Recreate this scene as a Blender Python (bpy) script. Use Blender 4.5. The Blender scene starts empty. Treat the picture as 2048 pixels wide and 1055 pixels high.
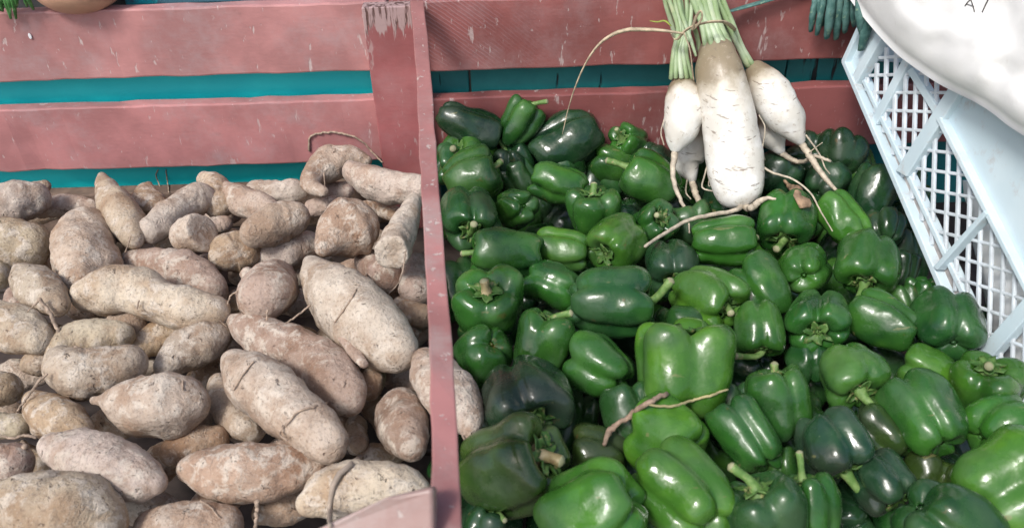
import bpy, math, random
import numpy as np
from mathutils import Vector, Matrix, noise as mnoise

SC = bpy.context.scene
COL = SC.collection
R = math.radians

# ------------------------------------------------------------------ camera
FPX = 1650.0                      # focal length in photo pixels (2048 wide)
PITCH, ROLL, H = R(37.0), 0.031, 0.62
CAM = np.array([0.0, 0.0, H])
FW = np.array([0, math.cos(PITCH), -math.sin(PITCH)])
_r = np.array([1.0, 0, 0]); _u = np.array([0, math.sin(PITCH), math.cos(PITCH)])
RT = math.cos(ROLL) * _r - math.sin(ROLL) * _u
UP = math.cos(ROLL) * _u + math.sin(ROLL) * _r
cam_data = bpy.data.cameras.new('camera')
cam = bpy.data.objects.new('camera', cam_data); COL.objects.link(cam)
cam_data.sensor_fit = 'HORIZONTAL'; cam_data.sensor_width = 36.0
cam_data.lens = 36.0 * FPX / 2048.0
cam_data.clip_start = 0.02; cam_data.clip_end = 500
m = Matrix(((RT[0], UP[0], -FW[0], CAM[0]), (RT[1], UP[1], -FW[1], CAM[1]), (RT[2], UP[2], -FW[2], CAM[2]), (0, 0, 0, 1)))
cam.matrix_world = m
cam_data.dof.use_dof = True
cam_data.dof.focus_distance = 1.08
cam_data.dof.aperture_fstop = 8.0
SC.camera = cam

# ------------------------------------------------------------------ sky, sun, exposure
SUN_EL, SUN_AZ = R(51), R(-40)    # azimuth: 0 = straight behind the camera, negative = from the left
world = bpy.data.worlds.new('World'); SC.world = world; world.use_nodes = True
wn = world.node_tree.nodes; wl = world.node_tree.links
bg = wn['Background']
sky = wn.new('ShaderNodeTexSky'); sky.sky_type = 'NISHITA'; sky.sun_disc = False
sun_from = Vector((math.sin(SUN_AZ) * math.cos(SUN_EL), -math.cos(SUN_AZ) * math.cos(SUN_EL), math.sin(SUN_EL)))
sky.sun_elevation = SUN_EL
sky.sun_rotation = math.atan2(sun_from.x, sun_from.y)
sky.air_density = 1.0; sky.dust_density = 3.0; sky.ozone_density = 1.0
wl.new(sky.outputs[0], bg.inputs[0]); bg.inputs[1].default_value = 0.095
sd = bpy.data.lights.new('sun', 'SUN'); sd.energy = 1.5; sd.angle = R(13); sd.color = (1.0, 0.985, 0.96)
sun = bpy.data.objects.new('sun', sd); COL.objects.link(sun)
sun.rotation_euler = sun_from.to_track_quat('Z', 'Y').to_euler()
sun.location = (-1, -3, 4)
SC.view_settings.view_transform = 'Standard'; SC.view_settings.look = 'None'
SC.view_settings.exposure = 0.88; SC.view_settings.gamma = 1.0
SC.view_settings.use_curve_mapping = False
SC.render.engine = 'CYCLES'
SC.cycles.max_bounces = 5; SC.cycles.diffuse_bounces = 3; SC.cycles.glossy_bounces = 2

# ------------------------------------------------------------------ helpers: place
def ray(px, py):
    return FW + RT * ((px - 1024.0) / FPX) + UP * ((527.5 - py) / FPX)
def at_depth(px, py, d): return CAM + ray(px, py) * d
def at_y(px, py, Y): d = ray(px, py); return CAM + d * (Y / d[1])
def at_z(px, py, Z): d = ray(px, py); return CAM + d * ((Z - H) / d[2])
def depth(p): return float(np.dot(np.asarray(p) - CAM, FW))
BOARD_Y = 1.12
TOPZ = 0.015
def on_pile(px, py, drop_cm, r_px):
    """a point in the heap: on the level TOPZ - drop, or stacked up against the back boards"""
    d = ray(px, py)
    t = (TOPZ - drop_cm * 0.01 - H) / d[2]
    ymax = BOARD_Y - 0.006 - 0.72 * r_px / FPX - 0.25 * drop_cm * 0.01
    if d[2] > -0.05 or t * d[1] > ymax: t = ymax / d[1]
    return CAM + d * t

# ------------------------------------------------------------------ helpers: objects
def tag(o, label=None, cat=None, group=None, kind=None):
    if label: o['label'] = label
    if cat: o['category'] = cat
    if group: o['group'] = group
    if kind: o['kind'] = kind
    return o
def empty(name, loc):
    o = bpy.data.objects.new(name, None); COL.objects.link(o); o.location = Vector(loc); o.empty_display_size = 0.02
    return o
def mesh_obj(name, V, F, mat, parent=None, smooth=True, origin=None, mats=None, midx=None):
    """V in world space; the object's origin is put at `origin` (or the mean)"""
    V = np.asarray(V, dtype=float)
    org = V.mean(0) if origin is None else np.asarray(origin, float)
    me = bpy.data.meshes.new(name)
    me.from_pydata((V - org).tolist(), [], F)
    if mats:
        for mm in mats: me.materials.append(mm)
        if midx is not None: me.polygons.foreach_set('material_index', midx)
    else: me.materials.append(mat)
    if smooth: me.polygons.foreach_set('use_smooth', [True] * len(me.polygons))
    me.update()
    o = bpy.data.objects.new(name, me); COL.objects.link(o)
    if parent is not None:
        o.parent = parent
        o.location = Vector(org) - world_loc(parent)
    else: o.location = Vector(org)
    return o
def world_loc(o):
    v = Vector(o.location)
    while o.parent is not None:
        o = o.parent; v = v + Vector(o.location)
    return v
def catmull(P, n):
    P = np.asarray(P, float)
    if len(P) == 2:
        s = np.linspace(0, 1, n)[:, None]; return P[0] * (1 - s) + P[1] * s
    k = np.concatenate([[0], np.cumsum(np.maximum(np.linalg.norm(np.diff(P[:, :3], axis=0), axis=1), 1e-5))])
    s = np.linspace(0, k[-1], n)
    T = np.zeros_like(P)
    T[1:-1] = (P[2:] - P[:-2]) / (k[2:] - k[:-2])[:, None]
    T[0] = (P[1] - P[0]) / (k[1] - k[0]); T[-1] = (P[-1] - P[-2]) / (k[-1] - k[-2])
    out = []
    for x in s:
        i = min(max(int(np.searchsorted(k, x, side='right')) - 1, 0), len(P) - 2)
        h = k[i + 1] - k[i]; t = (x - k[i]) / h
        out.append((2*t**3 - 3*t**2 + 1) * P[i] + (t**3 - 2*t**2 + t) * h * T[i] + (-2*t**3 + 3*t**2) * P[i+1] + (t**3 - t**2) * h * T[i+1])
    return np.array(out)
def frames(C):
    T = np.gradient(C, axis=0); T /= np.maximum(np.linalg.norm(T, axis=1), 1e-9)[:, None]
    n = np.cross(T[0], [0.31, 0.2, 0.93]); n /= np.linalg.norm(n)
    N = []
    for t in T:
        n = n - t * np.dot(n, t); n /= max(np.linalg.norm(n), 1e-9); N.append(n.copy())
    N = np.array(N); B = np.cross(T, N)
    return T, N, B
def grid_faces(nr, ns, closed=True):
    F = []
    for i in range(nr - 1):
        a = i * ns; b = a + ns
        for j in range(ns if closed else ns - 1):
            k = (j + 1) % ns
            F.append((a + j, a + k, b + k, b + j))
    return F
def tube(P, rad, n=14, ns=8, wob=0.0, flat=1.0, seed=0):
    """swept tube through P (world points) with radii; closed ends. Returns V, F"""
    A = np.concatenate([np.asarray(P, float), np.asarray(rad, float)[:, None]], axis=1)
    A = catmull(A, n); C = A[:, :3]; r = np.maximum(A[:, 3], 2e-4)
    if wob:
        rg = np.random.RandomState(seed); C = C + rg.normal(0, wob, C.shape) * r[:, None]
    T, N, B = frames(C)
    th = np.linspace(0, 2 * math.pi, ns, endpoint=False)
    V = C[:, None, :] + r[:, None, None] * (np.cos(th)[None, :, None] * N[:, None, :] + flat * np.sin(th)[None, :, None] * B[:, None, :])
    V = V.reshape(-1, 3); F = grid_faces(n, ns)
    V = np.concatenate([V, [C[0] - T[0] * r[0] * .5], [C[-1] + T[-1] * r[-1] * .5]])
    a, b = len(V) - 2, len(V) - 1
    for j in range(ns):
        k = (j + 1) % ns
        F.append((a, k, j)); F.append((b, (n - 1) * ns + j, (n - 1) * ns + k))
    return V, F
def merge(parts):
    V, F, o = [], [], 0
    for v, f in parts:
        V.append(np.asarray(v, float)); F += [tuple(i + o for i in q) for q in f]; o += len(v)
    return np.concatenate(V), F
def prism(poly, off):
    """closed slab between polygon `poly` (world points) and poly + off"""
    P = np.asarray(poly, float); n = len(P); V = np.concatenate([P, P + np.asarray(off, float)])
    F = [tuple(range(n))[::-1], tuple(range(n, 2 * n))]
    for i in range(n):
        j = (i + 1) % n; F.append((i, j, n + j, n + i))
    return V, F
def bevel(o, w=0.002, seg=2):
    b = o.modifiers.new('bevel', 'BEVEL'); b.width = w; b.segments = seg; b.limit_method = 'ANGLE'; b.angle_limit = R(35)
    return o
def box(name, lo, hi, mat, parent=None, bw=0.0025, sub=0, jit=0.0, seed=0):
    """box with optional lengthwise subdivision and hand-sawn wobble"""
    lo = np.array(lo, float); hi = np.array(hi, float)
    ax = int(np.argmax(hi - lo)); n = sub + 2
    o1, o2 = [a for a in (0, 1, 2) if a != ax]
    rg = np.random.RandomState(seed); V = []
    for i in range(n):
        s = i / (n - 1)
        for (a, b) in ((0, 0), (1, 0), (1, 1), (0, 1)):
            p = np.zeros(3); p[ax] = lo[ax] + s * (hi[ax] - lo[ax])
            p[o1] = (lo, hi)[a][o1]; p[o2] = (lo, hi)[b][o2]
            p[o1] += rg.normal(0, jit); p[o2] += rg.normal(0, jit); V.append(p)
    F = grid_faces(n, 4); F.append((3, 2, 1, 0)); k = (n - 1) * 4; F.append((k, k + 1, k + 2, k + 3))
    o = mesh_obj(name, V, F, mat, parent, smooth=False)
    import bmesh
    bm = bmesh.new(); bm.from_mesh(o.data); bmesh.ops.recalc_face_normals(bm, faces=bm.faces); bm.to_mesh(o.data); bm.free()
    return bevel(o, bw)

# ------------------------------------------------------------------ helpers: materials
class NT:
    def __init__(s, name, rough=0.6, spec=0.5):
        s.m = bpy.data.materials.new(name); s.m.use_nodes = True
        s.t = s.m.node_tree; s.n = s.t.nodes; s.l = s.t.links
        s.b = s.n['Principled BSDF']; s.b.inputs['Roughness'].default_value = rough
        s.b.inputs['Specular IOR Level'].default_value = spec
        tc = s.n.new('ShaderNodeTexCoord'); s.obj = tc.outputs['Object']
        s.info = s.n.new('ShaderNodeObjectInfo')
        add = s.n.new('ShaderNodeVectorMath'); add.operation = 'MULTIPLY_ADD'
        cmb = s.n.new('ShaderNodeCombineXYZ')
        for i, k in enumerate((7.3, 3.1, 5.7)):
            mu = s.math('MULTIPLY', s.info.outputs['Random'], k); s.l.new(mu, cmb.inputs[i])
        s.l.new(s.obj, add.inputs[0]); add.inputs[1].default_value = (1, 1, 1); s.l.new(cmb.outputs[0], add.inputs[2])
        s.co = add.outputs[0]
    def math(s, op, a, b=None, c=None):
        n = s.n.new('ShaderNodeMath'); n.operation = op
        for i, v in enumerate((a, b, c)):
            if v is None: continue
            if isinstance(v, (int, float)): n.inputs[i].default_value = v
            else: s.l.new(v, n.inputs[i])
        return n.outputs[0]
    def mapping(s, scale=(1, 1, 1), rot=(0, 0, 0), co=None):
        n = s.n.new('ShaderNodeMapping'); n.inputs['Scale'].default_value = scale; n.inputs['Rotation'].default_value = rot
        s.l.new(co or s.co, n.inputs[0]); return n.outputs[0]
    def noise(s, scale, detail=4, rough=0.55, co=None, dist=0.0):
        n = s.n.new('ShaderNodeTexNoise'); n.inputs['Scale'].default_value = scale; n.inputs['Detail'].default_value = detail
        n.inputs['Roughness'].default_value = rough; n.inputs['Distortion'].default_value = dist
        s.l.new(co or s.co, n.inputs['Vector']); return n.outputs[0]
    def voronoi(s, scale, co=None, rnd=1.0):
        n = s.n.new('ShaderNodeTexVoronoi'); n.inputs['Scale'].default_value = scale; n.inputs['Randomness'].default_value = rnd
        s.l.new(co or s.co, n.inputs['Vector']); return n.outputs['Distance']
    def ramp(s, v, lo, hi, a=0.0, b=1.0):
        n = s.n.new('ShaderNodeMapRange'); n.interpolation_type = 'SMOOTHSTEP'
        s.l.new(v, n.inputs[0])
        for i, x in enumerate((lo, hi, a, b)): n.inputs[i + 1].default_value = x
        return n.outputs[0]
    def mix(s, fac, a, b, mode='MIX'):
        n = s.n.new('ShaderNodeMix'); n.data_type = 'RGBA'; n.blend_type = mode
        for i, v in ((0, fac), (6, a), (7, b)):
            if isinstance(v, (int, float)): n.inputs[i].default_value = v
            elif isinstance(v, tuple): n.inputs[i].default_value = (*v, 1) if len(v) == 3 else v
            else: s.l.new(v, n.inputs[i])
        return n.outputs[2]
    def color(s, c): s.l.new(c, s.b.inputs['Base Color']) if not isinstance(c, tuple) else setattr(s.b.inputs['Base Color'], 'default_value', (*c, 1)); return s
    def rough(s, v): s.l.new(v, s.b.inputs['Roughness']); return s
    def bump(s, h, strength=0.3, dist=0.002, prev=None):
        n = s.n.new('ShaderNodeBump'); n.inputs['Strength'].default_value = strength; n.inputs['Distance'].default_value = dist
        s.l.new(h, n.inputs['Height'])
        if prev is not None: s.l.new(prev, n.inputs['Normal'])
        s.l.new(n.outputs[0], s.b.inputs['Normal']); return n.outputs[0]
    def sep(s, co=None):
        n = s.n.new('ShaderNodeSeparateXYZ'); s.l.new(co or s.obj, n.inputs[0]); return n.outputs

def mat_plain(name, col, rough=0.6, var=0.25, scale=60, bump=0.2, dark=None):
    t = NT(name, rough)
    f = t.noise(scale, 5)
    t.color(t.mix(t.ramp(f, .35, .7), tuple(c * (1 - var) for c in col) if dark is None else dark, tuple(min(1, c * (1 + var)) for c in col)))
    t.bump(t.noise(scale * 4, 4), bump, 0.001)
    return t.m

def mat_tuber():
    t = NT('sweet_potato_skin', 0.82, 0.25)
    big = t.noise(22, 3, .5); mid = t.noise(60, 6, .68, dist=.3); fine = t.noise(300, 5, .7)
    skin = t.info.outputs['Color']
    brown = t.mix(1.0, skin, (0.66, 0.55, 0.47), 'MULTIPLY')
    c = t.mix(t.math('MULTIPLY', t.ramp(big, .40, .70), .9), skin, brown)
    rus = t.mix(t.ramp(t.noise(40, 4, .65), .52, .78), c, (0.27, 0.165, 0.10))
    c = t.mix(.62, c, rus)
    pale = t.math('MULTIPLY', t.ramp(mid, .46, .62), t.ramp(t.noise(16, 2), .28, .55))   # dried soil and chalky dust
    c = t.mix(t.math('MULTIPLY', pale, .8), c, (0.66, 0.58, 0.485))
    c = t.mix(t.math('MULTIPLY', t.ramp(t.noise(110, 5, .75), .52, .76), .42), c, (0.25, 0.19, 0.155))
    c = t.mix(t.math('MULTIPLY', t.ramp(fine, .50, .70), .55), c, (0.16, 0.11, 0.08))
    c = t.mix(t.math('MULTIPLY', t.ramp(t.noise(520, 3, .6), .56, .70), .3), c, (0.62, 0.56, 0.50))
    wv = t.n.new('ShaderNodeVectorMath'); wv.operation = 'MULTIPLY_ADD'
    nz = t.n.new('ShaderNodeTexNoise'); nz.inputs['Scale'].default_value = 140; nz.inputs['Detail'].default_value = 3; t.l.new(t.co, nz.inputs['Vector'])
    t.l.new(nz.outputs[1], wv.inputs[0]); wv.inputs[1].default_value = (.022, .022, .022); t.l.new(t.co, wv.inputs[2])
    wco = wv.outputs[0]
    pit = t.ramp(t.voronoi(48, t.mapping((1, 1, 1.7), (.5, .3, 0), wco)), .03, .17, 1, 0)
    pit = t.math('MULTIPLY', pit, t.ramp(t.noise(40, 2), .40, .56))
    c = t.mix(t.math('MULTIPLY', pit, .6), c, (0.13, 0.085, 0.06))
    pit2 = t.ramp(t.voronoi(140, wco), .05, .25, 1, 0)
    pit2 = t.math('MULTIPLY', pit2, t.ramp(t.noise(60, 2), .46, .6))
    c = t.mix(t.math('MULTIPLY', pit2, .55), c, (0.13, 0.085, 0.06))
    t.color(c)
    lum = t.noise(34, 3, .55)
    h = t.math('ADD', t.math('MULTIPLY', mid, .55), t.math('MULTIPLY', fine, .22))
    h = t.math('ADD', h, t.math('MULTIPLY', lum, 1.1))
    h = t.math('SUBTRACT', h, t.math('MULTIPLY', pit, .5))
    h = t.math('SUBTRACT', h, t.math('MULTIPLY', pit2, .22))
    at = t.n.new('ShaderNodeAttribute'); at.attribute_name = 'along'
    cb = t.n.new('ShaderNodeCombineXYZ'); t.l.new(t.math('ADD', t.math('MULTIPLY', at.outputs['Fac'], 95), t.math('MULTIPLY', t.noise(45, 3), 3.2)), cb.inputs[0])
    t.l.new(t.math('MULTIPLY', t.info.outputs['Random'], 31), cb.inputs[1])
    cr = t.ramp(t.math('ABSOLUTE', t.math('SUBTRACT', t.noise(1.0, 2, .5, cb.outputs[0]), .5)), .0, .035, 1, 0)
    cr = t.math('MULTIPLY', cr, t.ramp(t.noise(38, 3), .52, .62))
    h = t.math('SUBTRACT', h, t.math('MULTIPLY', cr, .09))
    c = t.mix(t.math('MULTIPLY', cr, .16), c, (0.14, 0.095, 0.07)); t.color(c)
    t.bump(h, .8, 0.0085)
    return t.m
def mat_pepper():
    t = NT('pepper_skin', 0.3, 0.5)
    base = t.info.outputs['Color']
    light = t.mix(1.0, base, (1.75, 1.5, 1.25), 'MULTIPLY')
    c = t.mix(t.ramp(t.noise(22, 3), .42, .68), base, light)
    dk = t.mix(1.0, base, (.62, .7, .9), 'MULTIPLY')
    c = t.mix(t.ramp(t.noise(17, 2), .52, .72), c, dk)
    pp = t.math('MULTIPLY', t.ramp(t.noise(14, 2, .4), .44, .6), t.info.outputs['Alpha'])
    c = t.mix(pp, c, (0.022, 0.020, 0.017))
    rust = t.math('MULTIPLY', t.ramp(t.noise(36, 4, .6), .665, .73), .55)
    c = t.mix(rust, c, (0.13, 0.07, 0.02))
    speck = t.ramp(t.noise(420, 2), .72, .78)
    c = t.mix(t.math('MULTIPLY', speck, .35), c, (0.3, 0.35, 0.22))
    t.color(c)
    scar = t.math('MULTIPLY', t.ramp(t.noise(75, 3, .5, co=t.mapping((.3, 1.2, 1))), .70, .73), .5)
    c = t.mix(scar, c, (0.20, 0.19, 0.08)); t.color(c)
    dull = t.ramp(t.noise(24, 4, .6), .42, .66)                      # bloom and handling dust
    c = t.mix(t.math('MULTIPLY', dull, .05), c, (0.30, 0.36, 0.28)); t.color(c)
    t.rough(t.math('ADD', t.math('MULTIPLY', dull, .20), t.ramp(t.noise(90, 5, .6), .3, .75, .13, .30)))
    t.b.inputs['Coat Weight'].default_value = 0.15; t.b.inputs['Coat Roughness'].default_value = 0.08
    h = t.math('ADD', t.noise(38, 3), t.math('MULTIPLY', t.noise(500, 3), .04))
    t.bump(h, 0.28, 0.006)
    return t.m
def mat_stem(name, a, b, tip):
    t = NT(name, 0.55, .4)
    c = t.mix(t.ramp(t.noise(90, 4), .4, .65), a, b)
    c = t.mix(t.ramp(t.noise(140, 3), .58, .7), c, tip)
    t.color(c); t.bump(t.noise(160, 4, co=t.mapping((1, 1, .4))), .5, .002)
    return t.m
def mat_paint(name, col, chip=(0.62, 0.55, 0.52), chip_amt=0.5, dust=0.35, arcs=False, worn_top=None, rough=.42, duststrength=(0.45, 0.36, 0.36)):
    t = NT(name, rough, .5)
    n1 = t.noise(7, 5, .6); n2 = t.noise(9, 8, .72)
    dark = tuple(c * .78 for c in col); lite = tuple(min(1, c * 1.15) for c in col)
    c = t.mix(t.ramp(n1, .35, .65), dark, lite)
    c = t.mix(t.math('MULTIPLY', t.ramp(n2, .45, .75), dust), c, duststrength)
    grime = t.math('MULTIPLY', t.ramp(t.noise(11, 6, .7), .62, .75), .4)
    c = t.mix(grime, c, (0.12, 0.09, 0.09))
    # knocks and scratches: short strokes that run down to the right
    st = t.noise(60, 4, .6, co=t.mapping((1.0, 1, .22), (0, R(-38), 0)))
    st2 = t.noise(130, 3, .6, co=t.mapping((1.0, 1, .35), (0, R(-50), 0)))
    sc = t.math('MAXIMUM', t.ramp(st, .645, .69), t.math('MULTIPLY', t.ramp(st2, .65, .70), .8))
    sc = t.math('MULTIPLY', sc, chip_amt)
    c = t.mix(sc, c, chip)
    h = t.math('SUBTRACT', t.math('MULTIPLY', n2, .5), t.math('MULTIPLY', sc, .5))
    fine = t.noise(240, 4, co=t.mapping((.25, 1, 1)))
    h = t.math('ADD', h, t.math('MULTIPLY', fine, .25))
    if arcs:                                                     # marks of the circular saw
        mp = t.n.new('ShaderNodeMapping'); mp.inputs['Location'].default_value = (1.35, 0, .95); t.l.new(t.obj, mp.inputs[0])
        w = t.n.new('ShaderNodeTexWave'); w.wave_type = 'RINGS'; w.rings_direction = 'Y'; w.inputs['Scale'].default_value = 62
        w.inputs['Distortion'].default_value = 1.5; w.inputs['Detail'].default_value = 2; w.inputs['Detail Scale'].default_value = 2
        t.l.new(mp.outputs[0], w.inputs[0])
        near = t.math('MULTIPLY', t.ramp(t.sep()[0], -.66, -.45, 1, 0), t.ramp(t.noise(25, 3), .35, .6))
        k = t.math('MULTIPLY', t.ramp(w.outputs[1], .55, .9), near)
        c = t.mix(t.math('MULTIPLY', k, .16), c, (0.50, 0.42, 0.46))
        h = t.math('ADD', h, t.math('MULTIPLY', k, .2))
    if worn_top is not None:                                     # paint gone from the end grain end
        z = t.sep()[2]
        g = t.noise(85, 4, .7, co=t.mapping((1, 1, .10)))
        edge = t.math('ADD', t.math('MULTIPLY', t.math('SUBTRACT', z, worn_top), 16), t.math('MULTIPLY', t.math('SUBTRACT', g, .5), 2.2))
        edge = t.math('ADD', edge, .42)
        wmask = t.ramp(edge, .56, .66)
        gr = t.noise(170, 4, .7, co=t.mapping((1, 1, .10)))
        wood = t.mix(t.ramp(gr, .40, .52), (0.13, 0.07, 0.06), (0.42, 0.29, 0.28))
        c = t.mix(wmask, c, wood)
        h = t.math('SUBTRACT', h, t.math('MULTIPLY', wmask, t.math('SUBTRACT', .9, t.ramp(gr, .36, .48))))
    t.color(c); t.bump(h, .45, .0025)
    return t.m

M = {}
M['tuber'] = mat_tuber()
M['pepper'] = mat_pepper()
M['stem'] = mat_stem('pepper_stem', (0.10, 0.20, 0.045), (0.20, 0.31, 0.10), (0.30, 0.30, 0.13))
M['calyx'] = mat_stem('pepper_calyx', (0.04, 0.11, 0.02), (0.10, 0.19, 0.045), (0.2, 0.2, 0.08))
M['stem_dry'] = mat_stem('pepper_stem_dry', (0.28, 0.22, 0.10), (0.42, 0.34, 0.19), (0.2, 0.14, 0.07))
M['cut'] = mat_plain('pepper_stem_cut', (0.30, 0.30, 0.17), .7)
M['root'] = mat_plain('root_hair', (0.36, 0.27, 0.20), .8, .35, 200)
M['plank_pale'] = mat_paint('paint_pink_lit', (0.48, 0.225, 0.215), chip_amt=.65, dust=.55)  # left planks: stronger light on this side is put into the paint colour
M['plank_pale2'] = mat_paint('paint_pink_lit_dusty', (0.46, 0.20, 0.195), chip_amt=.45, dust=.6)  # lighter base again stands for the light, dust on top
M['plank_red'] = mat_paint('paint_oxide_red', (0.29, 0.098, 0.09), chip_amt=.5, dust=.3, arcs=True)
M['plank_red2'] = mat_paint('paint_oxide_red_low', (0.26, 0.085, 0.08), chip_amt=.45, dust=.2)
M['post'] = mat_paint('paint_post', (0.36, 0.115, 0.115), chip_amt=.3, dust=.2, worn_top=.188)
M['rail'] = mat_paint('paint_rail_worn', (0.37, 0.165, 0.155), chip=(0.5, 0.42, 0.38), chip_amt=.8, dust=.95, duststrength=(.36, .28, .26))
M['radish'] = None

# ================================================================== SETTING
def mat_ground():
    t = NT('packed_earth', .9); t.color(t.mix(t.noise(3, 6), (0.16, 0.13, 0.10), (0.30, 0.26, 0.21))); t.bump(t.noise(30, 6), .5, .02); return t.m
g = mesh_obj('ground', [(-60, -60, -.85), (60, -60, -.85), (60, 60, -.85), (-60, 60, -.85)], [(0, 1, 2, 3)], mat_ground(), smooth=False)
tag(g, 'packed bare earth under the market stall', kind='structure')

# teal sheet and boards behind the stall front
def mat_teal(name, a, b, crack=False):
    t = NT(name, .5)
    c = t.mix(t.ramp(t.noise(12, 5), .35, .7), a, b)
    if crack:
        w = t.noise(28, 4, .7, co=t.mapping((1, 1, .12)))
        k = t.ramp(w, .64, .68)
        c = t.mix(k, c, (0.006, 0.012, 0.014)); t.bump(k, .8, -.003)
    else: t.bump(t.noise(40, 4), .1, .002)
    t.color(c); return t.m
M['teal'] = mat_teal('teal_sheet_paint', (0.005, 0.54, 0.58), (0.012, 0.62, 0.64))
M['teal_shaded'] = mat_teal('teal_board_painted_shade', (0.008, 0.14, 0.15), (0.016, 0.20, 0.20), True)  # shade over the right-hand gap painted into the board colour; cracks are real
xs = at_y(832, 165, BOARD_Y + .033)[0]
tw = empty('teal_backing', (0, BOARD_Y + .075, -.15))
tag(tw, 'bright teal painted backing seen through the gaps of the pink boards', 'backing')
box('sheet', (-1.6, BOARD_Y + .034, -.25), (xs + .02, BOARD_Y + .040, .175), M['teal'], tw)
xe = [xs + .022, at_y(942, 165, BOARD_Y + .033)[0], .42, .80, 1.3]
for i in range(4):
    box('shaded_board', (xe[i], BOARD_Y + .032 - .003 * (i % 2), -.25), (xe[i + 1] - .003, BOARD_Y + .046, .175), M['teal_shaded'], tw, seed=i, bw=.002)

# ------------------------------------------------------------------ the bin: back planks, post, divider rail, floor
bin_ = empty('produce_bin', (0, BOARD_Y, -.16))
tag(bin_, 'red painted slatted wooden bin with a post and divider rail between the vegetables', 'bin')
zt0 = at_y(360, 16, BOARD_Y)[2]; zt1 = at_y(360, 154, BOARD_Y)[2]
zl0 = at_y(360, 210, BOARD_Y)[2]; zl1 = at_y(360, 334, BOARD_Y)[2]
xp = at_y(790, 150, BOARD_Y)[0]
TH = .022
zr0 = at_y(1150, -6, BOARD_Y)[2]; zr1 = at_y(1250, 131, BOARD_Y)[2]
zq0 = at_y(1250, 186, BOARD_Y)[2]; zq1 = zq0 - .10
box('plank', (-1.3, BOARD_Y, zt1), (xp - .001, BOARD_Y + TH, zt0), M['plank_pale'], bin_, sub=40, jit=.0007, seed=1)['label'] = 'pink upper plank with brighter light in its colour'
box('plank', (-1.3, BOARD_Y + .001, zl1), (xp - .001, BOARD_Y + TH, zl0), M['plank_pale2'], bin_, sub=40, jit=.0007, seed=2)['label'] = 'pink lower plank with brighter light in its colour'
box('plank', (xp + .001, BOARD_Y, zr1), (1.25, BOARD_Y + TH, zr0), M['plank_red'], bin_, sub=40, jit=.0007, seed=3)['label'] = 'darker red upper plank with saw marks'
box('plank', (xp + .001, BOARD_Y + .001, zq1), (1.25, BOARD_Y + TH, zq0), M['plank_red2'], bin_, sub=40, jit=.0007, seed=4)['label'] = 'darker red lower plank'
box('plank', (-1.3, BOARD_Y - .004, -.13), (xp - .001, BOARD_Y + TH, at_y(330, 385, BOARD_Y - .004)[2]), mat_plain('bare_brown_wood', (0.17, 0.115, 0.085), .8, .3, 40), bin_, sub=20, jit=.0007, seed=9)['label'] = 'bare brown plank low behind the sweet potatoes'
# post standing in front of the planks
PY = BOARD_Y - .022
pt = [at_y(721, 22, PY), at_y(825, 18, PY), at_y(866, 345, PY), at_y(766, 345, PY)]
ztop = at_y(770, 14, PY)[2]
def post_mesh():
    a, b = at_y(723, 20, PY), at_y(822, 18, PY); c, d = at_y(765, 330, PY), at_y(862, 330, PY)
    k = (-.13 - a[2]) / (c[2] - a[2])
    A = [a[0], PY, ztop]; B = [b[0], PY, ztop]
    Cc = [a[0] + (c[0] - a[0]) * k, PY, -.13]; D = [b[0] + (d[0] - b[0]) * k, PY, -.13]
    return prism([A, B, D, Cc], (0, .0215, 0))
V, F = post_mesh()
po = mesh_obj('post', V, F, M['post'], bin_, smooth=False, origin=(V[:, 0].mean(), PY, 0)); bevel(po, .0015)
M['post'].node_tree  # worn end is measured from the origin height
# divider rail: a plank on edge running from the post to the front
def rail_pt(px, py, w_m, wpx): return at_depth(px, py, w_m * FPX / wpx)
RW = .0183
rows = [(834, 2, 27.5), (848, 160, 31), (857, 330, 35.5), (873, 560, 42), (885, 760, 49), (893, 1000, 57), (899, 1150, 62)]
VR = []
for (cx, cy, w) in rows:
    d = RW * FPX / w
    L_, R_ = at_depth(cx - w / 2, cy, d), at_depth(cx + w / 2, cy, d)
    mid = (L_ + R_) / 2; dn = (mid - CAM); dn /= np.linalg.norm(dn); dn = dn * .35 + np.array([0, 0, -1]) * .65
    # the plank's depth runs (nearly) along the line of sight, so only its worn top edge shows
    hgt = .045
    hgt = min(hgt, max(.02, (PY - .004 - mid[1])) + .03)
    ddn = (mid - CAM) / np.linalg.norm(mid - CAM)
    VR.append([L_, R_, R_ + ddn * hgt + (R_ - L_) * -.06, L_ + ddn * hgt + (R_ - L_) * .06])
VR = np.array(VR)
VR[:, :, 1] = np.minimum(VR[:, :, 1], BOARD_Y - .002)
Vr = np.concatenate([catmull(VR[:, k].reshape(-1, 3), 30)[:, None] for k in range(4)], axis=1)
rg = np.random.RandomState(5); Vr += rg.normal(0, .0004, Vr.shape)
F = grid_faces(30, 4); F += [(3, 2, 1, 0), (116, 117, 118, 119)]
rl = mesh_obj('divider_rail', Vr.reshape(-1, 3), F, M['rail'], bin_, smooth=False); bevel(rl, .0015, 2)
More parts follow.
